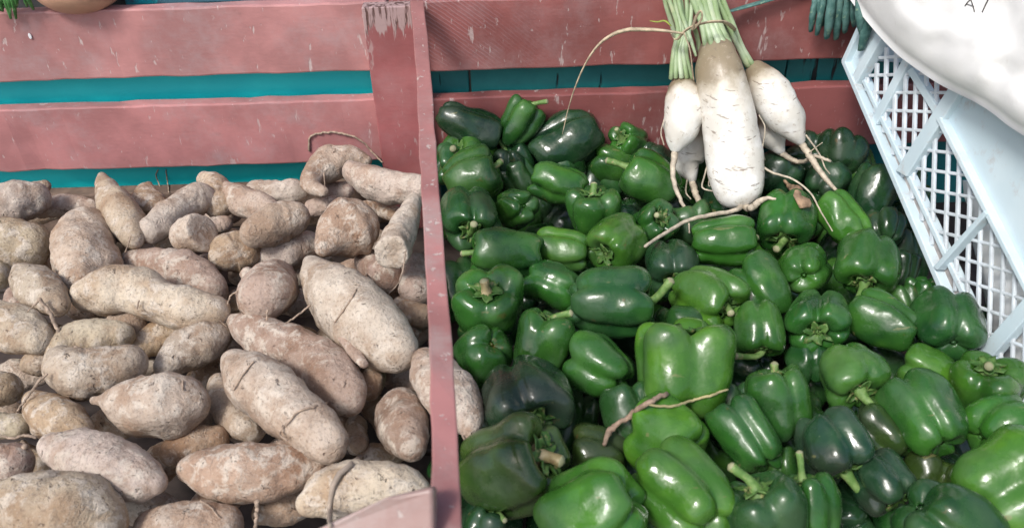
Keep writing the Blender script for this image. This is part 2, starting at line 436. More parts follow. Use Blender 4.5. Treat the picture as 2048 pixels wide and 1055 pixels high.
# plank end nailed to the rail in the near corner
d0 = .50
bp = [at_depth(868, 972, d0), at_depth(868, 1200, d0), at_depth(420, 1200, d0 + .02), at_depth(632, 1058, d0 + .01), at_depth(770, 995, d0)]
V, F = prism(bp, (FW * .9 + np.array([0, 0, -.3])) * .02)
M['brace'] = mat_paint('paint_brace_grey', (0.32, 0.205, 0.18), chip=(0.5, 0.44, 0.40), chip_amt=.7, dust=.9, duststrength=(.42, .36, .33))
br = mesh_obj('brace', V, F, M['brace'], bin_, smooth=False); bevel(br, .003, 3)
fl = mat_plain('bin_floor_wood', (0.05, 0.036, 0.03), .8)
for i in range(7):
    box('floor_slat', (-1.25, -.02 + i * .165, -.15), (1.25, .138 + i * .165, -.13), fl, bin_, seed=i)
_c = at_y(60.5, 72, BOARD_Y); _e = [_c + np.array([.0023 * math.cos(a), -.0015, .0042 * math.sin(a)]) for a in np.linspace(0, 6.283, 17)[:-1]]
V, F = prism(_e, (0, .0016, 0)); bevel(mesh_obj('paint_dab', V, F, mat_plain('white_dab', (.85, .85, .85), .4, .05), bin_, smooth=False), .0006)

sw = box('stall_wall', (-2.4, 1.75, -.85), (2.4, 1.80, 1.5), mat_plain('stall_wall_wood', (0.10, 0.09, 0.085), .8)); tag(sw, 'dark rear wall of the market stall behind the shelf', 'wall')

# shelf behind the boards
sh = box('rear_shelf', (-1.4, BOARD_Y + .09, zt0 - .03), (1.3, BOARD_Y + .45, zt0 - .008), mat_plain('shelf_wood', (0.06, 0.06, 0.06), .7))
tag(sh, 'dark wooden shelf just behind the top of the pink boards', 'shelf')

# ================================================================== SWEET POTATOES
def tuber_mesh(P, rad, seed, cut0=False, cut1=False, n=34, ns=28, lump=1.0):
    rg = np.random.RandomState(seed)
    A = np.concatenate([np.asarray(P, float), np.asarray(rad, float)[:, None]], axis=1)
    A = catmull(A, n); C = A[:, :3]; r = np.maximum(A[:, 3], 1e-3)
    T, N, B = frames(C)
    def cap(c, t, r0, N_, B_, cut, slope):
        rows = []
        if cut:
            for q, h_ in ((.95, .05), (.80, .07), (.5, .05), (.2, .04), (.05, .04)): rows.append((c + t * r0 * h_, r0 * q, N_, B_))
            return rows
        al = max(-.5, min(1.0, math.atan(slope))); rho_ = r0 / math.cos(al)
        for k in (.18, .36, .54, .70, .84, .95):
            an = al + (math.pi / 2 - al) * k
            rows.append((c + t * .9 * rho_ * (math.sin(an) - math.sin(al)), rho_ * math.cos(an), N_, B_))
        return rows
    dl = np.linalg.norm(C[1] - C[0]), np.linalg.norm(C[-1] - C[-2])
    sl0, sl1 = (r[1] - r[0]) / dl[0], (r[-2] - r[-1]) / dl[1]
    rows = cap(C[0], -T[0], r[0], N[0], B[0], cut0, sl0)[::-1] + [(C[i], r[i], N[i], B[i]) for i in range(n)] + cap(C[-1], T[-1], r[-1], N[-1], B[-1], cut1, sl1)
    rm = float(np.mean(r)); off = Vector((seed * 1.37 % 50, seed * 2.11 % 50, seed * .73 % 50))
    th = np.linspace(0, 2 * math.pi, ns, endpoint=False)
    eyes = [(rg.uniform(0, 1), rg.uniform(0, 2 * math.pi), rg.uniform(.03, .085), rg.uniform(.10, .2), rg.uniform(.03, .06)) for _ in range(14)]
    el, ph = rg.uniform(.03, .09), rg.uniform(0, 6.28)
    V = []
    m_ = len(rows)
    for i, (c, rr, n_, b_) in enumerate(rows):
        v = i / (m_ - 1)
        for a in th:
            d = math.cos(a) * n_ + math.sin(a) * b_
            p = c + d * rr
            q = Vector(p) / rm
            f = 1 + lump * (.13 * mnoise.noise(q * .8 + off) + .085 * mnoise.noise(q * 1.8 + off) + .042 * mnoise.noise(q * 4.0 + off)) + el * math.cos(2 * (a - ph))
            for (ev, ea, dep, wa, wv) in eyes:
                da = (a - ea + math.pi) % (2 * math.pi) - math.pi
                if abs(da) < .7 and abs(v - ev) < .2:
                    f -= dep * math.exp(-(da / (wa * 2.2)) ** 2 - ((v - ev) / wv) ** 2)
            V.append(c + d * rr * f)
    F = grid_faces(m_, ns)
    t0, t1 = rows[0][0], rows[-1][0]
    V = np.array(V); V = np.concatenate([V, [t0 - T[0] * r[0] * (.0 if cut0 else .02)], [t1 + T[-1] * r[-1] * (.0 if cut1 else .02)]])
    a, b = len(V) - 2, len(V) - 1
    for j in range(ns):
        k = (j + 1) % ns
        F.append((a, k, j)); F.append((b, (m_ - 1) * ns + j, (m_ - 1) * ns + k))
    return V, F
SKIN = {'t': (0.50, 0.395, 0.30), 'g': (0.475, 0.395, 0.32), 'b': (0.43, 0.31, 0.215), 'y': (0.51, 0.425, 0.30), 'w': (0.57, 0.475, 0.38), 'r': (0.46, 0.345, 0.275)}
G_SP = 'sweet potatoes heaped in the bin'
# spine points (x, y, radius) read off the photograph, centimetres below the top of the heap, skin, label
TUBERS = [
 ('s1', [(-8,405,36),(40,402,41),(82,392,28)], 0, 'g', '', 'grey lumpy sweet potato touching the teal gap in the upper left corner'),
 ('s1b', [(62,380,16),(92,371,12)], 1.5, 'g', '', 'small knob of sweet potato poking up against the teal backing at far left'),
 ('s1c', [(85,414,22),(140,409,20),(188,413,14)], 3.5, 'r', '', 'flat dim sweet potato behind, left of the pointed upright one'),
 ('s2', [(-30,492,50),(30,490,53),(72,488,42)], 1.5, 'y', '', 'plump yellowish sweet potato cut by the left edge below the grey lumpy one'),
 ('s2b', [(-18,520,36),(-4,552,28)], 3, 'y', '', 'sliver of sweet potato at the left edge under the plump yellowish one'),
 ('s3', [(174,448,42),(166,490,56),(172,535,58),(155,570,34)], .3, 't', '', 'fat upright sweet potato with a waist, left of the pointed one'),
 ('s4', [(204,352,8),(213,378,23),(235,415,38),(255,450,38),(268,478,22)], 0, 't', '', 'pointed sweet potato standing up against the teal gap like a horn'),
 ('s5', [(298,367,6),(291,385,20),(300,410,32),(322,420,20)], 2.5, 'b', '', 'small brown sweet potato with a pointed tip behind the horn shaped one'),
 ('s6', [(302,463,29),(335,437,34),(368,411,31),(400,395,32),(420,388,20)], .2, 'w', '', 'pale slanting sweet potato with a crease across its middle'),
 ('s7', [(408,356,15),(428,372,28),(438,408,30)], 1.8, 't', '', 'bent sweet potato tip rising behind the pale creased one'),
 ('s8', [(356,478,27),(375,471,36),(404,463,38,.02)], .4, 'w', 'e', 'short stubby sweet potato with a round cut end facing up'),
 ('s9', [(425,452,18),(450,447,17)], 3, 't', '', 'small sweet potato end showing behind the round cut end'),
 ('s10', [(450,378,16),(480,400,30),(520,414,29),(550,425,20)], 1.2, 't', '', 'tapering sweet potato running down right behind the blunt nosed one'),
 ('s11', [(436,522,26),(460,507,42),(495,497,36)], 2.5, 'b', '', 'round brown sweet potato below the stubby cut one'),
 ('s12', [(498,471,26),(530,456,38),(570,440,39),(602,432,28)], -1, 't', '', 'blunt nosed tan sweet potato lying over its neighbours in mid heap'),
 ('s13', [(505,378,16),(550,385,24),(592,384,24),(612,383,12)], 2.2, 'g', '', 'slim level sweet potato under the teal gap left of the curled one'),
 ('s14', [(738,322,10),(705,320,28),(660,328,35),(628,350,24),(622,372,18),(648,384,11)], 0, 't', '', 'curled sweet potato with a looping dry root against the pink plank'),
 ('s15', [(703,345,23),(740,362,34),(790,376,33),(845,380,31)], -1.2, 'w', '', 'pale knobbly sweet potato under the foot of the post'),
 ('s16', [(658,385,22),(692,383,20)], 4.2, 'r', '', 'shaded sweet potato between the curled one and the pale knobbly one'),
 ('s17', [(642,503,14),(665,478,38),(700,456,60),(728,442,44)], -1.5, 'b', '', 'brown teardrop sweet potato tapering down to the left'),
 ('s18', [(625,415,18),(668,412,19)], 4, 'r', '', 'dim sweet potato just behind the top of the brown teardrop one'),
 ('s19', [(828,400,16),(815,435,26),(800,470,31),(784,506,35,.025)], -2, 'w', 'e', 'pale finger of sweet potato beside the divider with a broken lower end'),
 ('s20', [(768,420,16),(805,432,16)], 4, 'b', '', 'rusty brown strip of sweet potato under the pale knobbly one'),
 ('s21', [(525,515,25),(570,505,38),(622,490,30)], 4, 'g', '', 'grey shaded sweet potato under the blunt nosed one'),
 ('s22b', [(496,548,16),(512,566,17)], 2, 't', '', 'little stub of sweet potato behind the round end-on one'),
 ('s22', [(548,562,46,-.03),(536,582,57,0),(530,592,54,.03)], 0, 'r', '', 'round purplish sweet potato seen end-on in the middle of the heap'),
 ('s23', [(622,528,22),(650,570,52),(700,615,72),(760,672,70),(805,708,42)], -.8, 'w', '', 'biggest sweet potato, pale, running diagonally beside the divider'),
 ('s24', [(735,522,28),(770,550,38)], 3.4, 'r', '', 'sweet potato wedged below the broken pale finger'),
 ('s25', [(832,528,28),(832,578,35)], 3.5, 'r', '', 'dim purplish sweet potato tucked against the divider rail'),
 ('s26', [(800,612,20),(842,632,26)], 5, 'b', '', 'brown sweet potato low beside the divider, right of the biggest one'),
 ('s27', [(265,525,28),(320,536,42),(380,557,50),(428,580,34)], 3, 'r', '', 'arched brownish sweet potato lying behind the long double-humped one'),
 ('s28', [(163,592,33),(210,586,52),(270,583,53),(330,606,45),(390,621,46),(438,621,32)], 0, 'w', '', 'long double-humped pale sweet potato lying level on the left'),
 ('s29', [(34,534,10),(60,562,35),(95,590,37),(120,616,20)], -1, 'g', '', 'slanting sweet potato on the left with a long dangling root'),
 ('s30', [(30,590,20),(42,617,32)], 2.5, 'r', '', 'small sweet potato end at far left above the ridged one'),
 ('s31', [(-22,640,42),(40,661,46),(85,682,28)], .5, 'w', '', 'ridged whitish sweet potato at the left edge of the heap'),
 ('s32', [(226,646,20),(262,650,28)], 3, 'g', '', 'rounded sweet potato end emerging below the long double-humped one'),
 ('s33', [(112,702,30),(150,681,38),(210,673,36),(252,669,25)], 2, 'y', '', 'sweet potato lying level behind the dusty blunt one with a flat end'),
 ('s34', [(116,720,32),(150,746,53),(210,741,48),(268,722,36)], -.4, 'g', '', 'dusty sweet potato with a flat trimmed end above the one with a nipple'),
 ('s35', [(275,697,24),(320,674,31),(375,661,22)], 4.5, 'b', '', 'rusty sweet potato half hidden between two grey ones'),
 ('s36', [(325,737,24),(370,702,45),(420,676,45),(450,660,28)], 2.3, 'g', '', 'grey sweet potato sloping up right beside the forked pair'),
 ('s37', [(187,800,8),(200,800,10),(222,802,28),(262,810,52),(320,812,62),(380,806,53),(408,805,28)], 0, 't', '', 'oval sweet potato with a small nipple stub at its left end'),
 ('s38', [(60,726,22),(80,726,25)], 3, 't', '', 'small pale sweet potato between the ridged one and the dusty one'),
 ('s39', [(-12,776,40),(18,776,33)], 2, 'y', '', 'rounded sweet potato cut by the left edge at mid height'),
 ('s40', [(68,800,24),(100,830,45),(140,850,43),(170,862,25)], 1.4, 'b', '', 'brown-sided sweet potato leaning under the oval one with the nipple'),
 ('s41', [(-12,852,28),(42,851,24)], 2.6, 'y', '', 'narrow sweet potato at the left edge beside the brown-sided one'),
 ('s42', [(-12,932,48),(38,926,38)], 2, 'r', '', 'purplish sweet potato at the left edge with a hairy stub'),
 ('s43', [(96,890,27),(150,905,50),(220,931,58),(288,960,45),(322,968,20)], 0, 'w', '', 'large pale pitted sweet potato sloping right in the lower left'),
 ('s44', [(-12,1022,62),(80,1022,86),(170,1033,86),(228,1046,44)], 0, 'y', '', 'very large yellowish sweet potato in the bottom left corner'),
 ('s45', [(290,1052,32),(360,1058,54),(450,1052,45)], 3, 'b', '', 'dark brown sweet potato cut by the bottom edge of the picture'),
 ('s46', [(340,907,27),(390,887,36),(440,877,25)], 4, 'b', '', 'rusty brown sweet potato behind the large pale pitted one'),
 ('s47', [(372,935,28),(430,941,56),(510,947,61),(590,937,48),(640,936,24)], 1.4, 'b', '', 'long brown blotched sweet potato lying level near the bottom'),
 ('s48', [(605,1012,24),(660,986,56),(730,976,61),(800,981,55),(845,990,32)], 0, 'w', '', 'pale sweet potato with a dry strap-like peel over it beside the rail'),
 ('s49', [(460,720,24),(500,756,55),(560,802,59),(620,852,53),(664,893,38)], -1.6, 'w', '', 'long whitish sweet potato with a dark thread across it, running diagonally'),
 ('s50', [(462,637,12),(500,661,35),(560,692,48),(640,732,52),(690,788,46),(705,812,26)], 1, 'r', '', 'long purplish brown sweet potato running beside the whitish diagonal one'),
 ('s51', [(742,758,28),(740,768,30,.03)], 5, 'b', '', 'small rusty sweet potato end in the dark hollow left of the rail'),
 ('s52', [(800,826,50,-.02),(812,862,50),(825,896,28,.02)], 2, 'r', '', 'peaked rosy sweet potato facing out beside the divider rail'),
 ('s53', [(846,714,24),(868,750,45),(910,800,52),(938,850,28),(936,876,8)], -.5, 'w', '', 'pale sweet potato reaching under the divider rail into the peppers'),
 ('s54', [(440,768,25),(470,830,38),(502,862,30)], 4, 'r', '', 'crumbly shaded sweet potato under the whitish diagonal one'),
 ('s55', [(712,850,22),(716,892,20)], 6, 'b', '', 'dark sweet potato deep in the hollow beside the whitish diagonal one'),
 ('s56', [(670,655,8),(690,678,12),(712,708,12),(728,728,9)], -1, 'r', '', 'thin finger-like sweet potato root lying over the biggest one'),
]
TOBJ = {}
def add_tuber(key, pts, drop, skin, cut, label, seed, group=G_SP):
    P, rr = [], []
    rmean = sum(p[2] for p in pts) / len(pts)
    for p in pts:
        q = on_pile(p[0], p[1], drop, rmean)
        if len(p) > 3: q = q + (CAM - q) / np.linalg.norm(CAM - q) * p[3]
        P.append(q); rr.append(p[2] * 1.01 * depth(q) / FPX)
    V, F = tuber_mesh(P, rr, seed, cut0='s' in cut, cut1='e' in cut, lump=1.0 if rmean > 14 else .6)
    o = mesh_obj('sweet_potato', V, F, M['tuber'])
    m_ = (len(V) - 2) // 28; rc = V[:-2].reshape(m_, 28, 3).mean(1)
    sl = np.concatenate([[0], np.cumsum(np.linalg.norm(np.diff(rc, axis=0), axis=1))])
    o.data.attributes.new('along', 'FLOAT', 'POINT').data.foreach_set('value', np.concatenate([np.repeat(sl, 28), [0, sl[-1]]]).astype(np.float32))
    rg = random.Random(seed); k = rg.uniform(.9, 1.1); c = SKIN[skin]
    o.color = (c[0] * k, c[1] * k * rg.uniform(.97, 1.03), c[2] * k * rg.uniform(.94, 1.06), 1)
    tag(o, label, 'sweet potato', group)
    TOBJ[key] = o
    return o
for i, (k, pts, drop, skin, cut, label) in enumerate(TUBERS): add_tuber(k, pts, drop, skin, cut, label, 11 + i * 7)
# the ones underneath, seen only in the gaps
rgf = random.Random(4)
for j, py in enumerate((425, 480, 540, 605, 675, 750, 835, 925, 1010)):
    s = .62 + .38 * (py - 400) / 600
    px = -20 + (j % 2) * 60
    while px < 830 + (60 if py > 650 else 0):
        a = rgf.uniform(-.7, .7); L = 62 * s; r = 40 * s
        c, d = math.cos(a) * L, math.sin(a) * L
        drop = 6.8 + rgf.uniform(0, 1.5)
        add_tuber('f%d_%d' % (j, px), [(px - c, py - d, r * .6), (px, py, r), (px + c, py + d, r * .55)], drop, rgf.choice('brgb'), '',
                  'sweet potato buried under the top layer, showing only in dark gaps', 900 + j * 40 + px, 'sweet potatoes buried in the heap')
        px += int(150 * s)

# ================================================================== PEPPERS
PROF = np.array([(0, .66), (.13, .66), (.27, .72), (.42, .88), (.60, .985), (.78, .955), (.92, .80), (1.0, .52), (1.0, .12), (.955, -.30), (.87, -.62), (.73, -.86), (.53, -.985), (.33, -.95), (.17, -.85), (.07, -.79), (0, -.78)])
_pp = catmull(np.concatenate([PROF, np.zeros((len(PROF), 1))], axis=1), 46)[:, :2]
def pepper_mesh(W, L, seed, nl=None, taper=.0, waist=0.0, bend=0.0, ns=60):
    rg = np.random.RandomState(seed)
    nl = nl or (3 if rg.rand() < .45 else 4)
    th0 = rg.uniform(0, 6.28)
    ga = [th0 + (k + rg.uniform(-.16, .16)) * 2 * math.pi / nl for k in range(nl)]
    gd = [rg.uniform(.18, .38) for _ in range(nl)]
    gw = [rg.uniform(.17, .32) for _ in range(nl)]
    la = [rg.uniform(-.08, .08) for _ in range(nl)]
    lb = [rg.uniform(-.10, .10) for _ in range(nl)]
    th = np.linspace(0, 2 * math.pi, ns, endpoint=False)
    g = np.zeros(ns); gm = np.zeros(ns)
    for a, d, w in zip(ga, gd, gw):
        da = (th - a + math.pi) % (2 * math.pi) - math.pi
        e = np.exp(-np.abs(da / w) ** 1.55); g = np.maximum(g, d * e); gm = np.maximum(gm, e)
    lobe = np.zeros(ns); lobz = np.zeros(ns)
    for k in range(nl):
        c = (ga[k] + ((ga[(k + 1) % nl] - ga[k]) % (2 * math.pi)) / 2)
        da = (th - c + math.pi) % (2 * math.pi) - math.pi
        e = np.exp(-(da / .6) ** 2); lobe += la[k] * e; lobz += lb[k] * e
    rho, zet = _pp[:, 0], _pp[:, 1]
    n = len(rho)
    m_ = .55 + .45 * np.abs(zet) ** 1.5                               # grooves deepen towards both ends
    inner = np.clip(rho / .45, 0, 1)
    Rr = rho[:, None] * (1 + lobe[None] * inner[:, None]) * (1 - g[None] * m_[:, None] * inner[:, None])
    tp = 1 - taper * (.5 - zet / 2); wa = 1 - waist * np.exp(-(zet / .35) ** 2)
    Rr = Rr * (tp * wa)[:, None]
    Z = zet[:, None] * np.ones(ns)[None]
    endm = np.clip((np.abs(zet) - .45) / .5, 0, 1) * np.clip(rho / .35, 0, 1)
    Z = Z - np.sign(zet)[:, None] * endm[:, None] * gm[None] * (.17 if True else 0)
    Z = Z + np.where(zet < 0, -1, 1)[:, None] * endm[:, None] * lobz[None] * 1.2
    X = Rr * np.cos(th)[None]; Y = Rr * np.sin(th)[None]
    ba = rg.uniform(0, 6.28); bn = bend + rg.uniform(-.06, .06)
    X = X + bn * math.cos(ba) * (Z ** 2); Y = Y + bn * math.sin(ba) * (Z ** 2)
    V = np.stack([X * W / 2, Y * W / 2, Z * L / 2], axis=-1)[1:-1]
    off = Vector((seed * .917 % 37, seed * 1.71 % 41, 3.3)); sc = 1.0 / W
    flat = V.reshape(-1, 3)
    for _ in range(rg.randint(2, 5)):                                 # dents and flattened flanks
        a_ = rg.uniform(0, 6.28); z_ = rg.uniform(-.6, .6); q_ = np.array([W / 2 * math.cos(a_), W / 2 * math.sin(a_), z_ * L / 2])
        d2 = ((flat - q_) ** 2).sum(1) / (W * rg.uniform(.16, .34)) ** 2
        flat *= (1 - rg.uniform(.04, .15) * np.exp(-d2))[:, None]
    for i in range(len(flat)):
        v = Vector(flat[i]) * sc
        f = 1 + .12 * mnoise.noise(v * 1.9 + off) + .045 * mnoise.noise(v * 4.2 + off)
        flat[i] *= f
    F = grid_faces(n - 2, ns)
    V = np.concatenate([flat, [[0, 0, .66 * L / 2]], [[bn * math.cos(ba) * .6 * W / 2, bn * math.sin(ba) * .6 * W / 2, -.79 * L / 2]]])
    a, b = len(V) - 2, len(V) - 1
    for j in range(ns):
        k = (j + 1) % ns
        F.append((a, j, k)); F.append((b, (n - 3) * ns + k, (n - 3) * ns + j))
    F = [f[::-1] for f in F]
    return V, F
def calyx_mesh(W, L, seed):
    rg = np.random.RandomState(seed + 99); ns = 30
    th = np.linspace(0, 2 * math.pi, ns, endpoint=False); k = rg.randint(5, 8); ph = rg.uniform(0, 6)
    V = []
    for s in (.25, .55, .8, 1.0):
        for a in th:
            rr = s * (.19 + .06 * s * math.cos(k * a + ph) + .025 * rg.normal()) * 2
            z = .70 + .13 * s * s + .04 * rg.normal() * s
            V.append((rr * W / 2 * math.cos(a), rr * W / 2 * math.sin(a), z * L / 2 + .0016))
    V.append((0, 0, .75 * L / 2)); F = grid_faces(4, ns)
    for j in range(ns): F.append((len(V) - 1, j, (j + 1) % ns))
    return np.array(V), F
PCOL = {'n': (0.023, 0.092, 0.015, 0), 'b': (0.034, 0.122, 0.015, 0), 'd': (0.010, 0.042, 0.015, .2), 'p': (0.012, 0.040, 0.017, .55),
        'o': (0.028, 0.062, 0.012, .4), 'y': (0.041, 0.142, 0.015, 0), 'm': (0.016, 0.068, 0.016, .1)}
G_PP = 'green bell peppers heaped in the bin'
GPB = 'green peppers buried in the heap'
POBJ = []
def add_pepper(i, cx, cy, W, L, phi, tau, drop, col, stem, label, group=G_PP, **kw):
    """phi: where the stem end points in the picture (degrees, 0 right, 90 up); tau: how far it turns to the viewer"""
    c = on_pile(cx, cy, drop, W / 2)
    d = depth(c); w, l = W * d / FPX, L * d / FPX
    tov = (CAM - c) / np.linalg.norm(CAM - c)
    rt = RT - tov * np.dot(RT, tov); rt /= np.linalg.norm(rt); up = np.cross(tov, rt)
    a = math.cos(R(tau)) * (math.cos(R(phi)) * rt + math.sin(R(phi)) * up) + math.sin(R(tau)) * tov
    e1 = np.cross(a, tov if abs(tau) < 70 else up); e1 /= np.linalg.norm(e1); e2 = np.cross(a, e1)
    Mx = np.stack([e1, e2, a], axis=1)
    seed = 31 + i * 13
    root = empty('bell_pepper', c)
    tag(root, label, 'bell pepper', group)
    V, F = pepper_mesh(w, l, seed, **kw)
    body = mesh_obj('body', V @ Mx.T + c, F, M['pepper'], root, origin=c)
    rg = random.Random(seed); pc = PCOL[col]; k = rg.uniform(.85, 1.18)
    body.color = (pc[0] * k * rg.uniform(.85, 1.2), pc[1] * k, pc[2] * k, pc[3])
    base = c + a * l * .335
    if stem is not False:
        V, F = calyx_mesh(w, l, seed)
        cal = mesh_obj('calyx', V @ Mx.T + c, F, M['calyx'], root)
        so = cal.modifiers.new('thick', 'SOLIDIFY'); so.thickness = .0012
    if stem:
        tip_px, tip_py = stem[0], stem[1]; lift = stem[2] if len(stem) > 2 else 0.0; dry = len(stem) > 3
        td = depth(base) - lift
        tip = at_depth(tip_px, tip_py, td)
        ln = np.linalg.norm(tip - base)
        p1 = base + a * ln * .45; r0 = w * .062
        P = [base - a * .004, base + a * ln * .16, (p1 + (base + tip) / 2) / 2, tip]
        V, F = tube(P, [r0 * 2.6, r0 * 1.35, r0 * .9, r0 * 1.0], 12, 10, wob=.04, seed=seed)
        st = mesh_obj('stem', V, F, M['stem_dry' if dry else 'stem'], root)
        tdir = tip - P[2]; tdir /= np.linalg.norm(tdir)
        V, F = tube([tip, tip + tdir * r0 * .35], [r0 * 1.02, r0 * .7], 3, 10)
        mesh_obj('cut_end', V, F, M['cut'], st)
    POBJ.append(root)
    return root
Q = None   # calyx showing, stem hidden or broken off ; False = stem end out of sight
